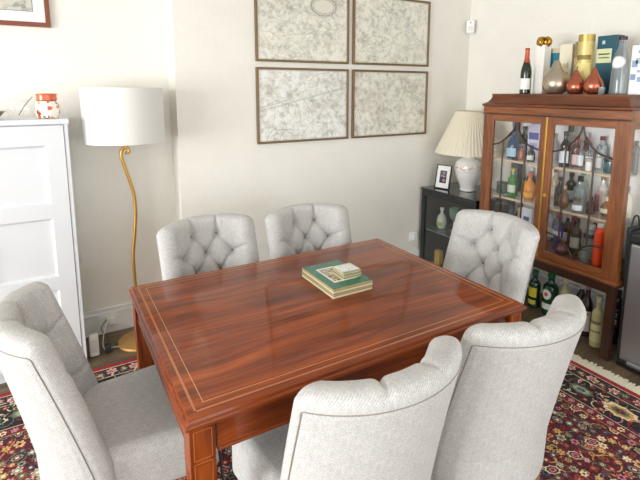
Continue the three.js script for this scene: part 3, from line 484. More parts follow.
function bottle(name, label, cat, prof, r, h, pos, o = {}) {
  const t = thing(name, label, cat, pos, FACE + (o.turn || 0), o.group);
  const P = PROFILES[prof].map(([a, b]) => [a * r, b * h]);
  mesh('bottle_body', latheCache[prof + r + h] ??= lathe(P, 22), glassMat(o.color || '#26382c', o.clear), t);
  const neck = P[P.length - 2][0];
  if (o.cap) { const ch = (o.capH || 0.12) * h; mesh('cap', lathe([[0, h + 0.002], [neck * 1.08, h + 0.002], [neck * 1.14, h - 0.002], [neck * 1.14, h - ch], [neck * 0.9, h - ch]], 18), M(o.cap, 0.35, o.capMetal ? { metalness: 0.7 } : {}), t); }
  if (o.foil) { mesh('foil', lathe([[0, h + 0.0015], [0.42 * r, h + 0.0015], [0.43 * r, 0.95 * h], [0.37 * r, 0.94 * h], [0.43 * r, 0.78 * h], [0.62 * r, 0.69 * h]], 20), M(o.foil, 0.35, { metalness: 0.5 }), t); }
  for (const [y0, y1, col, arc = 2.6, rr = 1] of o.labels || []) { const g = new THREE.CylinderGeometry(r * rr + 0.0009, r * rr + 0.0009, (y1 - y0) * h, 18, 1, true, -arc / 2, arc); g.translate(0, (y0 + y1) / 2 * h, 0); mesh('paper_label', g, M(col, 0.6, { side: THREE.DoubleSide }), t); }
  if (o.disc) { // round label wrapped on the bottle
    const [cy, a, b, col, rim] = o.disc, rAt = (y) => { for (let k = 2; k < P.length; k++) if (P[k][1] >= y) return lerp(P[k - 1][0], P[k][0], (y - P[k - 1][1]) / Math.max(1e-6, P[k][1] - P[k - 1][1])); return r; }; const wrap = (k, lift) => { const g = new THREE.RingGeometry(0.001, 1, 28, 8), p = g.attributes.position; for (let i = 0; i < p.count; i++) { const x = p.getX(i) * a * k, y = p.getY(i) * b * k, R = rAt(cy * h + y) + lift, th = x / R; p.setXYZ(i, Math.sin(th) * R, cy * h + y, Math.cos(th) * R); } g.computeVertexNormals(); return g; };
    const d = mesh('round_label', wrap(1, 0.0012), M(rim, 0.5, { side: THREE.DoubleSide }), t); mesh('label_centre', wrap(0.8, 0.002), M(col, 0.5, { side: THREE.DoubleSide }), d);
    if (o.discMark) mesh('label_mark', wrap(0.4, 0.0028), M(o.discMark, 0.5, { side: THREE.DoubleSide }), d);
  }
  if (o.tilt) t.rotation.z = o.tilt;
  return t;
}
function carton(name, label, w, h, d, pos, color, o = {}) {
  const t = thing(name, label, o.cat || 'box', pos, FACE + (o.turn || 0), o.group);
  mesh('box_body', b6(-w / 2, w / 2, 0, h, -d / 2, d / 2, 0.002), M(color, o.rough ?? 0.5), t);
  mesh('lid_flap', b6(-w / 2 + 0.002, w / 2 - 0.002, h - 0.001, h + 0.0008, -d / 2 + 0.002, d / 2 - 0.002), M(o.lid || color, 0.5), t);
  for (const [x0, x1, y0, y1, col] of o.panels || []) mesh('printed_panel', b6(lerp(-w / 2, w / 2, x0), lerp(-w / 2, w / 2, x1), y0 * h, y1 * h, d / 2 - 0.0005, d / 2 + 0.0008), M(col, 0.5), t);
  return t;
}

// ---------------------------------------------------------------- glazed display cabinet
const CX = 2.84, CZ0 = -1.90, CT = 1.622;
{
  const t = thing('display_cabinet', 'mahogany glazed display cabinet with curved glazing bars, full of bottles', 'cabinet', [CX, 0.0004, CZ0], FACE);
  const W = 0.518, Dp = 0.39, y0 = 0.50, y1 = 1.475;
  const wood = (g, a) => uvBox(g, 0.9, a);
  // carcase
  mesh('corner_post', [wood(b6(-W, -W + 0.04, y0, y1, -0.045, 0, 0.002), 'y')], mCab, t); mesh('corner_post', [wood(b6(W - 0.04, W, y0, y1, -0.045, 0, 0.002), 'y')], mCab, t);
  mesh('corner_post', [wood(b6(-W, -W + 0.04, y0, y1, -Dp, -Dp + 0.04), 'y')], mCab, t); mesh('corner_post', [wood(b6(W - 0.04, W, y0, y1, -Dp, -Dp + 0.04), 'y')], mCab, t);
  for (const s of [-1, 1]) { mesh('side_rail', wood(b6(s * W - (s > 0 ? 0.03 : 0), s * W + (s > 0 ? 0 : 0.03), y0, y0 + 0.05, -Dp + 0.04, -0.045), 'z'), mCab, t); mesh('side_rail', wood(b6(s * W - (s > 0 ? 0.03 : 0), s * W + (s > 0 ? 0 : 0.03), y1 - 0.05, y1, -Dp + 0.04, -0.045), 'z'), mCab, t); mesh('side_glass', b6(s * (W - 0.012) - 0.002, s * (W - 0.012) + 0.002, y0 + 0.05, y1 - 0.05, -Dp + 0.04, -0.045), mPane, t); }
  mesh('back_panel', b6(-W + 0.04, W - 0.04, y0 + 0.02, y1, -Dp + 0.004, -Dp + 0.014), M('#f7f5f0', 0.5), t);
  mesh('top_board', wood(b6(-W + 0.04, W - 0.04, y1 - 0.02, y1, -Dp + 0.014, -0.03), 'x'), mCab, t);
  mesh('bottom_board', wood(b6(-W + 0.04, W - 0.04, y0 + 0.02, y0 + 0.045, -Dp + 0.014, -0.046), 'x'), mCab, t);
  mesh('cornice', wood(toCreasedNormals(ringSlab(-W - 0.008, W + 0.008, -Dp, 0.018, [[0.008, 1.53], [0.004, 1.533], [0, 1.537], [0, 1.548], [0.010, 1.551], [0.026, 1.560], [0.038, 1.574], [0.046, 1.590], [0.050, 1.607], [0.047, 1.609], [0.047, CT]]), 0.6), 'x'), mCornice, t);
  mesh('frieze', wood(b6(-W, W, y1, 1.53, -Dp, 0.008, 0.001), 'x'), mCab, t);
  mesh('frieze_bead', wood(b6(-W - 0.002, W + 0.002, y1 - 0.001, y1 + 0.008, -0.03, 0.012, 0.003), 'x'), mDarkWood, t);
  for (const y of [1.135, 0.853]) { // glass shelves lipped with pale wood
    const sf = mesh('shelf', b6(-W + 0.042, W - 0.042, y - 0.002, y + 0.006, -Dp + 0.016, -0.06), mPane, t);
    mesh('shelf_lip', wood(b6(-W + 0.042, W - 0.042, y - 0.008, y + 0.008, -0.06, -0.05, 0.002), 'x'), M('#cdb898', 0.5), sf);
  }
  // stand
  mesh('apron', wood(b6(-W + 0.02, W - 0.02, 0.425, y0 - 0.012, -0.035, -0.012, 0.002), 'x'), mDarkWood, t);
  mesh('waist_moulding', wood(toCreasedNormals(ringSlab(-W - 0.012, W + 0.012, -Dp, 0.014, [[0.008, y0 - 0.014], [0, y0 - 0.008], [0, y0 + 0.004], [0.008, y0 + 0.010], [0.012, y0 + 0.012]]), 0.6), 'x'), mCab, t);
  for (const sx of [-1, 1]) for (const zz of [-0.03, -Dp + 0.03]) { const lx = sx * (W - 0.028); mesh('leg', [wood(b6(lx - 0.022, lx + 0.022, 0.03, y0 - 0.012, zz - 0.022, zz + 0.022, 0.002), 'y'), wood(b6(lx - 0.028, lx + 0.028, 0, 0.05, zz - 0.028, zz + 0.028, 0.006), 'y')], mDarkWood, t); }
  mesh('side_apron', wood(b6(W - 0.05, W - 0.03, 0.44, y0 - 0.012, -Dp + 0.05, -0.05), 'z'), mDarkWood, t); mesh('side_apron', wood(b6(-W + 0.03, -W + 0.05, 0.44, y0 - 0.012, -Dp + 0.05, -0.05), 'z'), mDarkWood, t);
  // doors
  for (const s of [-1, 1]) {
    const d = new THREE.Group(); d.name = 'door'; t.add(d);
    const a = s < 0 ? -W + 0.041 : 0.002, b = s < 0 ? -0.002 : W - 0.041, lo = y0 + 0.014, hi = y1 - 0.0015, st = 0.046;
    mesh('door_frame', [wood(b6(a, a + st, lo, hi, -0.024, -0.001, 0.002), 'y'), wood(b6(b - st, b, lo, hi, -0.024, -0.001, 0.002), 'y'), wood(b6(a + st - 0.001, b - st + 0.001, hi - 0.048, hi, -0.024, -0.0015, 0.002), 'x'), wood(b6(a + st - 0.001, b - st + 0.001, lo, lo + 0.05, -0.024, -0.0015, 0.002), 'x')], mCab, d);
    const gx0 = a + st, gx1 = b - st, gy0 = lo + 0.05, gy1 = hi - 0.048, gw = gx1 - gx0, m = (gx0 + gx1) / 2;
    mesh('pane', b6(gx0 - 0.004, gx1 + 0.004, gy0 - 0.004, gy1 + 0.004, -0.017, -0.014), mPane, d);
    const zb = -0.008, bar = (pts) => mesh('glazing_bar', tube(pts.map(([x, y]) => [x, y, zb]), 0.0058, 28, 6), mDarkWood, d);
    const v0 = gx0 + gw * 0.24, v1 = gx0 + gw * 0.72;
    for (const q of [-1, 1]) {
      const e = q < 0 ? gx0 : gx1, v = q < 0 ? v0 : v1;
      bar([[m + q * 0.004, gy1], [m + q * 0.016, gy1 - 0.05], [lerp(m, v, 0.72), gy1 - 0.115], [lerp(v, e, 0.25), gy1 - 0.155], [e, gy1 - 0.178]]);
      bar([[m + q * 0.004, gy0], [m + q * 0.016, gy0 + 0.045], [lerp(m, v, 0.72), gy0 + 0.10], [lerp(v, e, 0.25), gy0 + 0.128], [e, gy0 + 0.135]]);
      bar([[v, gy0 + 0.118], [v, (gy0 + gy1) / 2], [v, gy1 - 0.142]]);
    }
    if (s < 0) { mesh('brass_strip', b6(b - 0.004, b + 0.008, lo, hi, -0.002, 0.006, 0.002), M('#c9a04c', 0.3, { metalness: 0.85 }), d); }
    else mesh('escutcheon', new THREE.CylinderGeometry(0.012, 0.012, 0.003, 18).rotateX(Math.PI / 2).translate(a + 0.02, 0.95, 0.001), M('#d6b25c', 0.3, { metalness: 0.85 }), d);
  }
}
// ---- on top of the display cabinet
{
  const Y = CT + 0.0009, g = undefined;
  bottle('champagne_bottle', 'dark green sparkling wine bottle with red foil on the display cabinet', 'bottle', 'champ', 0.037, 0.315, [2.94, Y, -2.155], { color: '#1d2a1c', foil: '#b9563c', labels: [[0.1, 0.34, '#ecebe6', 3]] });
  const gb = carton('gift_box', 'plain white upright gift box with a gold bow on top', 0.072, 0.335, 0.075, [3.035, Y, -2.10], '#eeebe4');
  { const bow = mesh('gold_bow', [0, 1, 2, 3, 4].map((k) => { const q = new THREE.TorusGeometry(0.026, 0.011, 8, 16); q.scale(1, 1, 1.6); q.rotateY(k * 1.26); q.translate(Math.cos(k * 1.26) * 0.022, 0.358, Math.sin(k * 1.26) * 0.022); return q; }), M('#b48a35', 0.25, { metalness: 0.85 }), gb); mesh('ribbon_knot', new THREE.SphereGeometry(0.02, 14, 10).translate(0, 0.357, 0), M('#b48a35', 0.25, { metalness: 0.85 }), bow); }
  carton('tan_carton', 'tan box with a bright teal panel behind the silver pear', 0.09, 0.315, 0.07, [3.14, Y, -2.065], '#cfbf9f', { panels: [[0, 1, 0.58, 0.9, '#157a92'], [0, 0.5, 0.5, 0.58, '#e8ecec'], [0.5, 1, 0.3, 0.58, '#1b6f86']] });
  carton('cream_carton', 'cream upright box with faint print between silver pear and gold tube', 0.09, 0.335, 0.07, [3.13, Y, -1.97], '#e7dfc6', { panels: [[0.25, 0.75, 0.52, 0.62, '#cfc29a'], [0.2, 0.8, 0.4, 0.44, '#b9ad86']] });
  carton('narrow_carton', 'narrow taupe box tucked beside the gold tube', 0.055, 0.345, 0.055, [3.13, Y, -1.885], '#b8a67e', { panels: [[0, 1, 0.7, 1, '#8e7d5c']] });
  const pear = (name, label, R, H, z, X, col, rough) => {
    const t = thing(name, label, 'ornament', [X, Y, z], FACE);
    mesh('body', lathe([[0, 0], [0.45, 0], [0.72, 0.05], [0.93, 0.16], [1, 0.29], [0.95, 0.42], [0.78, 0.56], [0.55, 0.68], [0.38, 0.78], [0.29, 0.88], [0.2, 0.96], [0, 0.985]].map(([a, b]) => [a * R, b * H]), 40), M(col, rough, { metalness: 0.85 }), t);
    mesh('stalk', tube([[0, H * 0.97, 0], [0.002, H * 1.04, 0], [0.006, H * 1.12, 0.002]], 0.0035, 8, 6), M('#6d5a3a', 0.5), t);
  };
  pear('pear_ornament', 'large silver pear ornament on the display cabinet', 0.082, 0.225, -1.922, 2.93, '#b9ac98', 0.28);
  pear('pear_ornament', 'copper-red pear ornament next to the silver pear', 0.055, 0.155, -1.782, 2.93, '#b86a52', 0.25);
  pear('pear_ornament', 'copper-red pear ornament in front of the dark teal box', 0.057, 0.165, -1.669, 2.93, '#bb6c54', 0.25);
  { const t = thing('gold_tube', 'tall gold cylindrical gift tube behind the copper pears', 'tube', [3.05, Y, -1.805], FACE); mesh('tube_body', cyl(0.047, 0.047, 0.335, 0, 0, 0, 32), M('#d6c07a', 0.4, { metalness: 0.35 }), t); mesh('lid', cyl(0.049, 0.049, 0.045, 0, 0.335, 0, 32), M('#bda35a', 0.3, { metalness: 0.55 }), t); for (const [a, b, c] of [[0.05, 0.2, '#e6d487'], [0.22, 0.25, '#8d7a34']]) { const q = new THREE.CylinderGeometry(0.0478, 0.0478, b - a, 24, 1, true, -1.3, 2.6); q.translate(0, (a + b) / 2, 0); mesh('printed_band', q, M(c, 0.5, { side: THREE.DoubleSide }), t); } }
  carton('teal_carton', 'dark teal upright box with a cream label band', 0.12, 0.365, 0.085, [3.12, Y, -1.69], '#12505f', { panels: [[0.0, 0.78, 0.54, 0.78, '#d8dcae'], [0.1, 0.68, 0.68, 0.7, '#5a7d6c'], [0.1, 0.68, 0.62, 0.635, '#5a7d6c'], [0.25, 0.4, 0.86, 0.92, '#b9d2d2']] });
  bottle('clear_bottle', 'clear tapered bottle with round white label on the display cabinet', 'bottle', 'taper', 0.048, 0.335, [2.95, Y, -1.53], { color: '#dfe4e4', clear: true, cap: '#3a221c', capH: 0.05, disc: [0.56, 0.046, 0.036, '#f2f1ec', '#c5c4bf'] });
  const cup = thing('shot_glass', 'tiny clear glass beside the round-labelled bottle', 'glass', [2.9, Y, -1.60], FACE); mesh('glass', lathe([[0, 0], [0.016, 0], [0.02, 0.045], [0.018, 0.045], [0.014, 0.006], [0, 0.006]], 20), M('#eef2f2', 0.04, { transmission: 0.9, thickness: 0 }), cup);
  carton('patterned_carton', 'white box with blue-grey patches at the right end of the cabinet top', 0.09, 0.28, 0.09, [3.0, Y, -1.432], '#eceef2', { panels: [[0.08, 0.42, 0.56, 0.7, '#8ea4bf'], [0.3, 0.75, 0.63, 0.75, '#a9b9cd'], [0.05, 0.35, 0.3, 0.42, '#7f97b6'], [0.45, 0.9, 0.26, 0.36, '#90a6c2'], [0.4, 0.6, 0.84, 0.9, '#8ea4bf'], [0.4, 0.6, 0.45, 0.5, '#9db0c6']] });
}
// ---- inside: three tiers
{
  const T1 = 1.1416, T2 = 0.8596, T3 = 0.5456, b = bottle;
  // upper shelf
  b('blue_bottle', 'pale blue gin-style bottle on the upper cabinet shelf', 'bottle', 'squat', 0.042, 0.2, [3.0, T1, -2.27], { color: '#4f9cc4', clear: true, cap: '#2a4f74', labels: [[0.08, 0.4, '#a9d2e4', 2.4]] });
  b('indigo_bottle', 'indigo-capped clear bottle behind the pale blue bottle', 'bottle', 'gin', 0.04, 0.26, [3.13, T1, -2.36], { color: '#c4c2d8', clear: true, cap: '#4c4a86', labels: [[0.2, 0.5, '#b8b4d6', 2.4]] });
  b('terracotta_bottle', 'small terracotta bottle on the upper cabinet shelf', 'bottle', 'squat', 0.021, 0.1, [2.99, T1, -2.185], { color: '#a8573a', cap: '#2c2320' });
  b('miniature_bottle', 'small black-capped bottle with a white label, upper left shelf', 'bottle', 'squat', 0.028, 0.112, [2.97, T1, -2.09], { color: '#20262c', cap: '#17181c', capH: 0.2, labels: [[0.12, 0.42, '#e3e8dc', 2.4]] });
  carton('violet_carton', 'white and violet box at the back of the upper shelf', 0.1, 0.26, 0.07, [3.14, T1, -2.175], '#d6d2e6', { panels: [[0.1, 0.9, 0.55, 0.75, '#44509c'], [0.2, 0.8, 0.25, 0.45, '#9aa0cc']] });
  b('dark_bottle', 'near-black bottle with white label, upper shelf by the middle stile', 'bottle', 'wine', 0.032, 0.235, [2.96, T1, -1.835], { color: '#16161a', cap: '#1a1a1e', labels: [[0.12, 0.46, '#dfe3ea', 2.6]] });
  b('pink_bottle', 'rose pink bottle on the upper cabinet shelf', 'bottle', 'gin', 0.032, 0.2, [3.03, T1, -1.80], { color: '#d59c96', clear: true, cap: '#b4473f', labels: [[0.08, 0.42, '#ecd4d0', 2.4]] });
  b('green_capped_bottle', 'clear bottle with dark green cap at the back of the upper shelf', 'bottle', 'gin', 0.036, 0.265, [3.15, T1, -1.92], { color: '#d5ddd6', clear: true, cap: '#25402f', capH: 0.18 });
  [-1.755, -1.700, -1.645].forEach((z, k) => b('spirit_bottle', ['clear bottle with grey cap, first of three on the upper shelf', 'clear bottle with grey cap, middle of three on the upper shelf', 'clear bottle with grey cap, last of three on the upper shelf'][k], 'bottle', 'gin', 0.023, 0.17 - k * 0.006, [3.01 + k * 0.008, T1, z], { color: '#e6ecee', clear: true, cap: '#7d868c', capH: 0.16, group: 'three clear bottles on the upper shelf', labels: [[0.1, 0.5, '#f1f3f4', 2.6]] }));
  b('miniature_bottle', 'tiny white-labelled bottle at the front of the upper shelf', 'bottle', 'jar', 0.02, 0.078, [2.935, T1, -1.655], { color: '#e9e6de', cap: '#b9b2a6', capH: 0.25 });
  b('teal_jar', 'squat dark teal jar on the upper shelf near the right post', 'jar', 'jar', 0.038, 0.09, [2.98, T1, -1.545], { color: '#2b5a60', cap: '#1f3338', capH: 0.22 });
  b('dark_flask', 'slim dark bottle in the right corner of the upper shelf', 'bottle', 'tall', 0.02, 0.2, [3.08, T1, -1.46], { color: '#2a2a30', cap: '#18181b' });
  // middle shelf
  carton('grey_carton', 'charcoal upright box at the back of the middle shelf', 0.05, 0.235, 0.06, [3.14, T2, -2.32], '#3c4448');
  b('green_bottle', 'bright green bottle with a gold cap on the middle shelf', 'bottle', 'wine', 0.036, 0.21, [2.98, T2, -2.235], { color: '#2e7a35', cap: '#c5b45a', labels: [[0.15, 0.42, '#cfd8c4', 2.2]] });
  b('olive_bottle', 'olive yellow bottle between the green and orange ones', 'bottle', 'squat', 0.028, 0.14, [3.03, T2, -2.165], { color: '#a08a2c', cap: '#3b3a1e' });
  b('amber_bottle', 'round orange liqueur bottle on the middle shelf', 'bottle', 'round', 0.044, 0.2, [2.97, T2, -2.085], { color: '#e08a1c', cap: '#d2705a', capH: 0.16, labels: [[0.14, 0.3, '#f0b44a', 2.2]] });
  b('green_jar', 'low grey-green jar at the left end of the middle shelf', 'jar', 'jar', 0.04, 0.085, [3.0, T2, -2.345], { color: '#93a79a', clear: true, cap: '#6a7a70', capH: 0.2 });
  b('black_bottle', 'black bottle on the middle shelf beside the door stile', 'bottle', 'wine', 0.034, 0.2, [3.0, T2, -1.87], { color: '#1c2021', cap: '#101112', labels: [[0.2, 0.4, '#3a4042', 2.2]] });
  b('brown_bottle', 'round brown bottle on the middle shelf', 'bottle', 'round', 0.034, 0.155, [2.96, T2, -1.815], { color: '#6a4a2a', cap: '#c5a870', capH: 0.14 });
  b('tall_clear_bottle', 'clear bottle with black cap and white label, middle shelf', 'bottle', 'gin', 0.037, 0.235, [2.965, T2, -1.715], { color: '#dde4e6', clear: true, cap: '#1c1c20', capH: 0.14, labels: [[0.05, 0.2, '#eef0f4', 2.2], [0.3, 0.42, '#5c5648', 1.6]] });
  b('green_topped_bottle', 'pale bottle with emerald cap at the back of the middle shelf', 'bottle', 'gin', 0.034, 0.25, [3.14, T2, -1.80], { color: '#dfe6e0', clear: true, cap: '#1d7a55', capH: 0.14 });
  b('cola_bottle', 'small dark brown bottle on the middle shelf', 'bottle', 'squat', 0.026, 0.11, [2.98, T2, -1.645], { color: '#3a2420', cap: '#20161a', capH: 0.2 });
  b('rose_bottle', 'thin pale rose bottle at the back of the middle shelf', 'bottle', 'tall', 0.016, 0.13, [3.07, T2, -1.66], { color: '#dcb0b4', clear: true, cap: '#b98088' });
  b('ceramic_flask', 'brown and cream flask on the middle shelf near the right post', 'bottle', 'round', 0.036, 0.125, [3.0, T2, -1.555], { color: '#8a6040', cap: '#ddd0b0', capH: 0.2, labels: [[0.2, 0.42, '#e6dcc2', 1.8]] });
  b('cream_bottle', 'cream bottle with dark cap in the right corner of the middle shelf', 'bottle', 'squat', 0.034, 0.2, [3.06, T2, -1.475], { color: '#e2d9c2', cap: '#2e2622', capH: 0.2 });
  // cabinet floor
  carton('black_carton', 'black upright box on the cabinet floor at the left', 0.085, 0.225, 0.08, [3.02, T3, -2.345], '#22282a', { panels: [[0.1, 0.9, 0.3, 0.5, '#4b5a5c']] });
  b('teal_bottle', 'dark teal bottle on the cabinet floor beside the black box', 'bottle', 'wine', 0.038, 0.25, [3.0, T3, -2.25], { color: '#1d3a3c', cap: '#14201f' });
  b('tan_bottle', 'slim tan bottle on the cabinet floor', 'bottle', 'tall', 0.022, 0.26, [3.02, T3, -2.18], { color: '#b9a67c', cap: '#6b5a3a' });
  carton('blue_carton', 'white box with a blue square on the cabinet floor', 0.085, 0.25, 0.07, [3.0, T3, -2.09], '#dfe3ee', { panels: [[0.2, 0.75, 0.5, 0.75, '#3a4c8c'], [0.1, 0.9, 0.2, 0.3, '#8f9cc0']] });
  b('violet_bottle', 'violet-blue bottle on the cabinet floor at the middle stile', 'bottle', 'gin', 0.03, 0.25, [3.0, T3, -1.86], { color: '#4a4a8c', cap: '#b04a5c', labels: [[0.4, 0.56, '#d8dcf0', 2.2]] });
  b('pink_topped_bottle', 'pink-shouldered bottle behind the violet one', 'bottle', 'gin', 0.032, 0.26, [3.1, T3, -1.82], { color: '#c48a96', clear: true, cap: '#b8506c' });
  b('grey_bottle', 'smoky grey bottle on the cabinet floor', 'bottle', 'gin', 0.034, 0.25, [3.02, T3, -1.745], { color: '#8e948c', clear: true, cap: '#23262a', labels: [[0.2, 0.5, '#a8aca0', 2.2]] });
  b('slate_bottle', 'wide slate-green bottle with a dark band on the cabinet floor', 'bottle', 'tall', 0.042, 0.225, [3.04, T3, -1.66], { color: '#8aa09c', cap: '#d8dcd8', labels: [[0.62, 0.74, '#2c3438', 2.8]] });
  b('orange_bottle', 'tall bright orange flask on the cabinet floor', 'flask', 'tall', 0.032, 0.275, [2.95, T3, -1.555], { color: '#f0491c', cap: '#e9e2d8', capH: 0.1 });
  b('navy_bottle', 'dark navy bottle beside the tall orange flask', 'bottle', 'gin', 0.026, 0.27, [3.03, T3, -1.505], { color: '#20203c', cap: '#15152a' });
  b('maroon_flask', 'rounded maroon flask lying low at the front of the cabinet floor', 'bottle', 'round', 0.045, 0.105, [2.945, T3, -1.79], { color: '#5a2c34', cap: '#8c7a44', capH: 0.15 });
  b('tonic_glass', 'small clear tumbler in front of the slate bottle', 'glass', 'jar', 0.03, 0.08, [2.925, T3, -1.63], { color: '#cfdcd8', clear: true });
}
{
  const T = [1.1416, 0.8596, 0.5456], r = rng(404), tier = ['upper shelf', 'middle shelf', 'cabinet floor'];
  const rows = [
    [[-2.30, '#8a9a6a', 'moss green'], [-2.06, '#c9d6e2', 'icy blue'], [-1.82, '#d8b8b0', 'blush'], [-1.71, '#b9c4c6', 'silvery grey'], [-1.60, '#cfd2c4', 'stone white'], [-1.52, '#5c6a78', 'slate blue']],
    [[-2.22, '#5a6e4a', 'dull green'], [-2.02, '#c4b48c', 'sand-coloured'], [-1.90, '#8a8f92', 'mid grey'], [-1.68, '#e0d4cc', 'off-white'], [-1.57, '#7a4a3a', 'reddish brown'], [-2.12, '#d9dfe6', 'frosted white']],
    [[-2.30, '#4a5a5c', 'dark grey-green'], [-2.04, '#a8b0c4', 'lilac grey'], [-1.90, '#6a5a6c', 'plum grey'], [-1.71, '#b0a890', 'khaki'], [-1.59, '#56605c', 'charcoal green'], [-1.98, '#33383c', 'graphite']]];
  rows.forEach((row, k) => row.forEach(([z, col, word], i) => bottle('back_row_bottle', word + ' bottle standing in the back row of the ' + tier[k], 'bottle', ['gin', 'wine', 'squat'][(i + k) % 3], 0.029 + r() * 0.005, 0.185 + r() * 0.05, [3.17, T[k], z], { color: col, clear: i % 2 === 0, cap: ['#2a2a2c', '#8c7a44', '#d8d8d4', '#7a2c2c'][(i + 2 * k) % 4], labels: [[0.12, 0.42, ['#e9e6da', '#d8cfae', '#c9d2dc'][i % 3], 2.2]] })));
}
// ---- on the floor below the cabinet
{
  const F = 0.0008, b = bottle;
  b('floor_bottle', 'dark bottle under the cabinet, leftmost beside the end chair', 'bottle', 'wine', 0.036, 0.27, [3.17, F, -2.235], { color: '#20242a', cap: '#4a5058' });
  b('green_gin_bottle', 'green bottle with yellow label standing under the cabinet', 'bottle', 'gin', 0.041, 0.29, [3.12, F, -2.085], { color: '#0e3a26', cap: '#2c6a48', labels: [[0.3, 0.56, '#d8c332', 1.9], [0.1, 0.22, '#c9bc4a', 1.7]] });
  b('green_oval_bottle', 'green bottle with white oval label standing under the cabinet', 'bottle', 'gin', 0.054, 0.32, [3.12, F, -1.955], { color: '#0f3f2a', cap: '#1a6a44', disc: [0.5, 0.036, 0.04, '#efeeea', '#c9d2c8'], discMark: '#b0544c', labels: [[0.14, 0.28, '#dfe3de', 1.5]] });
  b('straw_bottle', 'pale straw-coloured bottle with label beside the green ones', 'bottle', 'gin', 0.037, 0.33, [3.1, F, -1.835], { color: '#b9b48a', cap: '#d8d4bc', labels: [[0.3, 0.5, '#d6c98c', 2]] });
  b('white_capped_bottle', 'dark bottle with white cap at the back under the cabinet', 'bottle', 'wine', 0.034, 0.325, [3.17, F, -1.755], { color: '#2c221e', cap: '#dfe2e2', capH: 0.2 });
  b('rose_capped_bottle', 'dark bottle with pink cap and pale label under the cabinet', 'bottle', 'wine', 0.037, 0.36, [3.05, F, -1.645], { color: '#3a2624', cap: '#d29aa4', capH: 0.1, labels: [[0.1, 0.5, '#d9cfc6', 2.4], [0.42, 0.47, '#a8544c', 2]] });
  b('patterned_bottle', 'pale yellow bottle with dark print by the cabinet right leg', 'bottle', 'gin', 0.037, 0.345, [2.965, F, -1.525], { color: '#c5bf8e', cap: '#cfd0b4', labels: [[0.12, 0.5, '#d9d09a', 2.6], [0.46, 0.52, '#6b5a48', 2], [0.3, 0.34, '#8a7a58', 2]] });
  const t = b('lettered_bottle', 'black slim bottle with white lettering behind the cabinet right leg', 'bottle', 'tall', 0.03, 0.36, [3.12, F, -1.487], { color: '#16181a', cap: '#2a2c2c' });
  const q = new THREE.CylinderGeometry(0.0312, 0.0312, 0.13, 18, 1, true, -0.9, 1.8); q.translate(0, 0.18, 0);
  mesh('lettering', q, new THREE.MeshPhysicalMaterial({ side: THREE.DoubleSide, roughness: 0.5, map: canvasTex(128, 256, (c, w, h) => { c.fillStyle = '#16181a'; c.fillRect(0, 0, w, h); c.fillStyle = '#e6e8e8'; for (let k = 0; k < 5; k++) { c.fillRect(34, 18 + k * 46, 60, 12); c.fillRect(34, 18 + k * 46, 13, 34); c.fillRect(k % 2 ? 80 : 56, 24 + k * 46, 13, 26); } }) }), t);
}

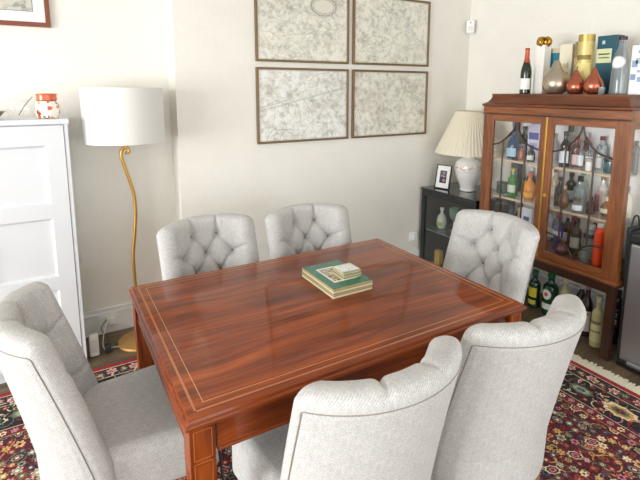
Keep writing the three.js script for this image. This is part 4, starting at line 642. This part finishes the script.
// ---------------------------------------------------------------- black glass cabinet in the corner
{
  const x0 = 2.86, x1 = 3.36, z0 = -3.085, z1 = -2.465, H = 0.785;
  const t = thing('black_cabinet', 'low black cabinet with a glass door in the wall corner', 'cabinet', [x0, 0.0004, (z0 + z1) / 2], FACE);
  const w = (z1 - z0) / 2, d = x1 - x0, bk = M('#141c1b', 0.3, { clearcoat: 0.4 });
  mesh('body', [b6(-w, -w + 0.022, 0, H - 0.022, -d, -0.022), b6(w - 0.022, w, 0, H - 0.022, -d, -0.022), b6(-w + 0.022, w - 0.022, 0.04, 0.06, -d, -0.022), b6(-w + 0.022, w - 0.022, 0.06, H - 0.022, -d, -d + 0.012)], bk, t);
  mesh('top', b6(-w - 0.004, w + 0.004, H - 0.022, H, -d, 0.006, 0.002), M('#182120', 0.12, { clearcoat: 0.6, clearcoatRoughness: 0.05 }), t);
  const dr = new THREE.Group(); dr.name = 'door'; t.add(dr);
  mesh('door_frame', [b6(-w, -w + 0.045, 0.03, H - 0.024, -0.02, 0, 0.002), b6(w - 0.045, w, 0.03, H - 0.024, -0.02, 0, 0.002), b6(-w + 0.045, w - 0.045, H - 0.07, H - 0.024, -0.02, 0, 0.002), b6(-w + 0.045, w - 0.045, 0.03, 0.075, -0.02, 0, 0.002)], bk, dr);
  mesh('pane', b6(-w + 0.043, w - 0.043, 0.073, H - 0.068, -0.012, -0.008), mPane, dr);
  mesh('shelf', b6(-w + 0.024, w - 0.024, 0.395, 0.403, -d + 0.014, -0.03), new THREE.MeshPhysicalMaterial({ color: '#9fb0aa', roughness: 0.05, transmission: 0.6, thickness: 0 }), t);
  const lam = (n, label, prof, r, h, p, o) => bottle(n, label, 'glass', prof, r, h, p, o);
  bottle('painted_goblet', 'white and lime goblet on the black cabinet shelf', 'goblet', 'round', 0.045, 0.19, [3.02, 0.4038, -2.985], { color: '#d4dccc', cap: '#e8ece4', labels: [[0.16, 0.34, '#9db83c', 1.6]] });
  const gl = thing('wine_glass', 'pale green stemmed glass on the black cabinet shelf', 'glass', [3.05, 0.4038, -2.87], FACE);
  mesh('bowl', lathe([[0.005, 0.09], [0.03, 0.11], [0.042, 0.15], [0.044, 0.21], [0.042, 0.21], [0.04, 0.15], [0.028, 0.113], [0, 0.096]], 24), M('#bfe0c8', 0.05, { transmission: 0.7, thickness: 0 }), gl); mesh('stem', lathe([[0, 0], [0.035, 0], [0.034, 0.003], [0.006, 0.008], [0.004, 0.03], [0.005, 0.092], [0, 0.095]], 24), M('#cfe6d6', 0.05, { transmission: 0.6, thickness: 0 }), gl);
  carton('silver_tin', 'small white and silver tin on the black cabinet shelf', 0.08, 0.2, 0.06, [3.1, 0.4038, -2.72], '#aab4b8', { panels: [[0.1, 0.5, 0.5, 0.9, '#e4e8ea']] });
  carton('gold_carton', 'small gold box at the bottom of the black cabinet', 0.06, 0.13, 0.05, [3.0, 0.0612, -2.985], '#c9a63a', { rough: 0.35 });
  bottle('smoky_decanter', 'grey glass decanter at the bottom of the black cabinet', 'decanter', 'squat', 0.055, 0.24, [3.12, 0.0612, -2.86], { color: '#74807c', clear: true, cap: '#a8b0ae' });
}
{ // photo frame and table lamp on it
  const Y = 0.7862;
  const t = thing('photo_frame', 'black-edged standing photo frame with white mount on the black cabinet', 'picture frame', [2.95, Y, -2.935], FACE + 0.25);
  const g = new THREE.Group(); g.name = 'leaning_frame'; g.rotation.x = -0.2; g.position.y = 0.001; t.add(g);
  mesh('frame', [b6(-0.072, 0.072, 0, 0.008, -0.008, 0.006), b6(-0.072, 0.072, 0.204, 0.212, -0.008, 0.006), b6(-0.072, -0.064, 0.008, 0.204, -0.008, 0.006), b6(0.064, 0.072, 0.008, 0.204, -0.008, 0.006)], M('#1a1a1c', 0.35), g);
  mesh('mount', b6(-0.064, 0.064, 0.008, 0.204, -0.006, 0.001), M('#eeedea', 0.8), g);
  const pg = new THREE.PlaneGeometry(0.066, 0.11); pg.translate(0, 0.106, 0.0016); mesh('photo', pg, new THREE.MeshPhysicalMaterial({ roughness: 0.3, map: canvasTex(128, 208, (c, w, h) => { c.fillStyle = '#5a5560'; c.fillRect(0, 0, w, h); c.fillStyle = '#26242c'; c.fillRect(0, h * 0.55, w, h); for (const [x, y, r, q] of [[0.35, 0.4, 0.13, '#c9958a'], [0.62, 0.48, 0.12, '#d2a396'], [0.35, 0.28, 0.14, '#2a1f20'], [0.4, 0.75, 0.22, '#3c4668'], [0.65, 0.78, 0.2, '#b88a94'], [0.55, 0.2, 0.2, '#8d8a94']]) { c.fillStyle = q; c.beginPath(); c.ellipse(x * w, y * h, r * w, r * w, 0, 0, 7); c.fill(); } }) }), g);
  const st = b6(-0.03, 0.03, -0.17, 0, -0.004, 0, 0); st.rotateX(0.28); st.translate(0, 0.165, -0.038); mesh('easel_back', st, M('#232325', 0.6), t);
}
{
  const t = thing('table_lamp', 'white ceramic jar lamp with pink band and cream pleated shade', 'lamp', [3.095, 0.7858, -2.77], FACE);
  const tex = canvasTex(1024, 512, (c, w, h) => { const r = rng(12); c.fillStyle = '#eceae6'; c.fillRect(0, 0, w, h); for (let k = 0; k < 10; k++) { const x = (k + 0.5) * w / 10, y = h * 0.35; c.strokeStyle = '#d5aaa2'; c.lineWidth = 5; c.beginPath(); c.ellipse(x, y, 36, 26, 0, 0, 7); c.stroke(); for (let q = 0; q < 7; q++) { c.fillStyle = ['#d5aaa2', '#d8aaa0', '#b87a74', '#cdb7a4'][Math.floor(r() * 4)]; c.beginPath(); c.arc(x + (r() - 0.5) * 60, y + (r() - 0.5) * 50, 5 + r() * 8, 0, 7); c.fill(); } } c.fillStyle = '#dcbab2'; c.fillRect(0, h * 0.26, w, 5); c.fillRect(0, h * 0.45, w, 5); });
  const g = lathe([[0, 0], [0.062, 0], [0.068, 0.006], [0.068, 0.018], [0.062, 0.024], [0.075, 0.06], [0.1, 0.12], [0.115, 0.18], [0.116, 0.215], [0.108, 0.25], [0.088, 0.276], [0.06, 0.292], [0.056, 0.298], [0.058, 0.31], [0.056, 0.318], [0, 0.32]], 48);
  { const p = g.attributes.position, uv = g.attributes.uv; for (let i = 0; i < p.count; i++) uv.setY(i, p.getY(i) / 0.32); }
  mesh('ceramic_body', g, new THREE.MeshPhysicalMaterial({ map: tex, roughness: 0.15, clearcoat: 0.6, clearcoatRoughness: 0.05 }), t);
  mesh('lamp_holder', [cyl(0.03, 0.03, 0.02, 0, 0.32, 0), cyl(0.017, 0.017, 0.09, 0, 0.34, 0)], M('#c8a55a', 0.3, { metalness: 0.8 }), t);
  // pleated cone
  const n = 180, y0 = 0.335, y1 = 0.685, R0 = 0.285, R1 = 0.125, pos = [], idx = [];
  for (let k = 0; k <= n; k++) for (const [y, R] of [[y0, R0], [y1, R1]]) { const a = k / n * Math.PI * 2, q = R + (k % 3 === 0 ? 0.0035 : k % 3 === 1 ? -0.002 : 0.0) * (R / R0 + 0.2); pos.push(Math.cos(a) * q, y, Math.sin(a) * q); }
  for (let k = 0; k < n; k++) idx.push(2 * k, 2 * k + 1, 2 * k + 3, 2 * k, 2 * k + 3, 2 * k + 2);
  const s = new THREE.BufferGeometry(); s.setAttribute('position', new THREE.Float32BufferAttribute(pos, 3)); s.setIndex(idx); const sn = s.toNonIndexed(); sn.computeVertexNormals();
  const sh = mesh('lamp_shade', sn, new THREE.MeshPhysicalMaterial({ color: '#ece3cd', roughness: 0.95, transmission: 0.25, thickness: 0, side: THREE.DoubleSide }), t);
  mesh('shade_trim', [new THREE.TorusGeometry(R0, 0.004, 6, 64).rotateX(Math.PI / 2).translate(0, y0, 0), new THREE.TorusGeometry(R1, 0.004, 6, 48).rotateX(Math.PI / 2).translate(0, y1, 0)], M('#e2d6bb', 0.9), sh);
  mesh('shade_carrier', [b6(-0.125, 0.125, 0.672, 0.676, -0.002, 0.002), b6(-0.002, 0.002, 0.672, 0.676, -0.125, 0.125), cyl(0.004, 0.004, 0.25, 0, 0.425, 0, 8)], M('#c8a55a', 0.3, { metalness: 0.8 }), t);
}

// ---------------------------------------------------------------- pedal bin and bag beside the cabinet
{
  const z0 = -1.345, w = 0.30, d = 0.30, X = 2.87;
  const t = thing('pedal_bin', 'tall brushed steel pedal bin with black lid beside the display cabinet', 'bin', [X, 0.0004, z0 + w / 2], FACE);
  const steel = M('#a5a4a6', 0.36, { metalness: 0.8 }), blk = M('#1c1e20', 0.4);
  mesh('body', b6(-w / 2, w / 2, 0.03, 0.77, -d, 0, 0.02), steel, t);
  mesh('base_rim', b6(-w / 2 - 0.006, w / 2 + 0.006, 0, 0.035, -d - 0.006, 0.006, 0.008), blk, t);
  const lid = mesh('lid', b6(-w / 2 - 0.006, w / 2 + 0.006, 0.765, 0.835, -d - 0.006, 0.006, 0.02), blk, t);
  mesh('lid_plate', b6(-w / 2 + 0.02, w / 2 - 0.02, 0.833, 0.838, -d + 0.02, -0.02, 0.002), M('#24282a', 0.3), lid);
  mesh('edge_strip', b6(-w / 2 - 0.003, -w / 2 + 0.012, 0.035, 0.77, -0.02, 0.003, 0.003), blk, t);
  mesh('pedal', b6(-0.085, 0.085, 0.036, 0.062, 0.001, 0.03, 0.006), M('#c9cbd0', 0.2, { metalness: 0.9 }), t);
}
{
  const t = thing('dark_bag', 'dark green cloth bag hanging beside the display cabinet above the bin', 'bag', [2.96, 0.52, -1.3625], FACE);
  const g = new RoundedBoxGeometry(0.022, 0.33, 0.16, 6, 0.01), p = g.attributes.position, nz = noise2(88, 32);
  for (let i = 0; i < p.count; i++) { const y = p.getY(i), z = p.getZ(i), k = nz(y * 30 + 5, z * 40 + 9) - 0.5; p.setXYZ(i, p.getX(i) * (1 + 0.25 * k), y + 0.165 + 0.02 * k, z * (0.75 + 0.35 * Math.cos((y) * 8)) + 0.015 * k); }
  g.computeVertexNormals(); mesh('bag_body', g, M('#1f2d26', 0.7), t);
  mesh('bag_handle', tube([[0, 0.31, -0.05], [0, 0.39, -0.02], [0, 0.39, 0.02], [0, 0.31, 0.05]], 0.005, 20, 6), M('#1b2620', 0.7), t);
}

renderer.render(scene, camera);
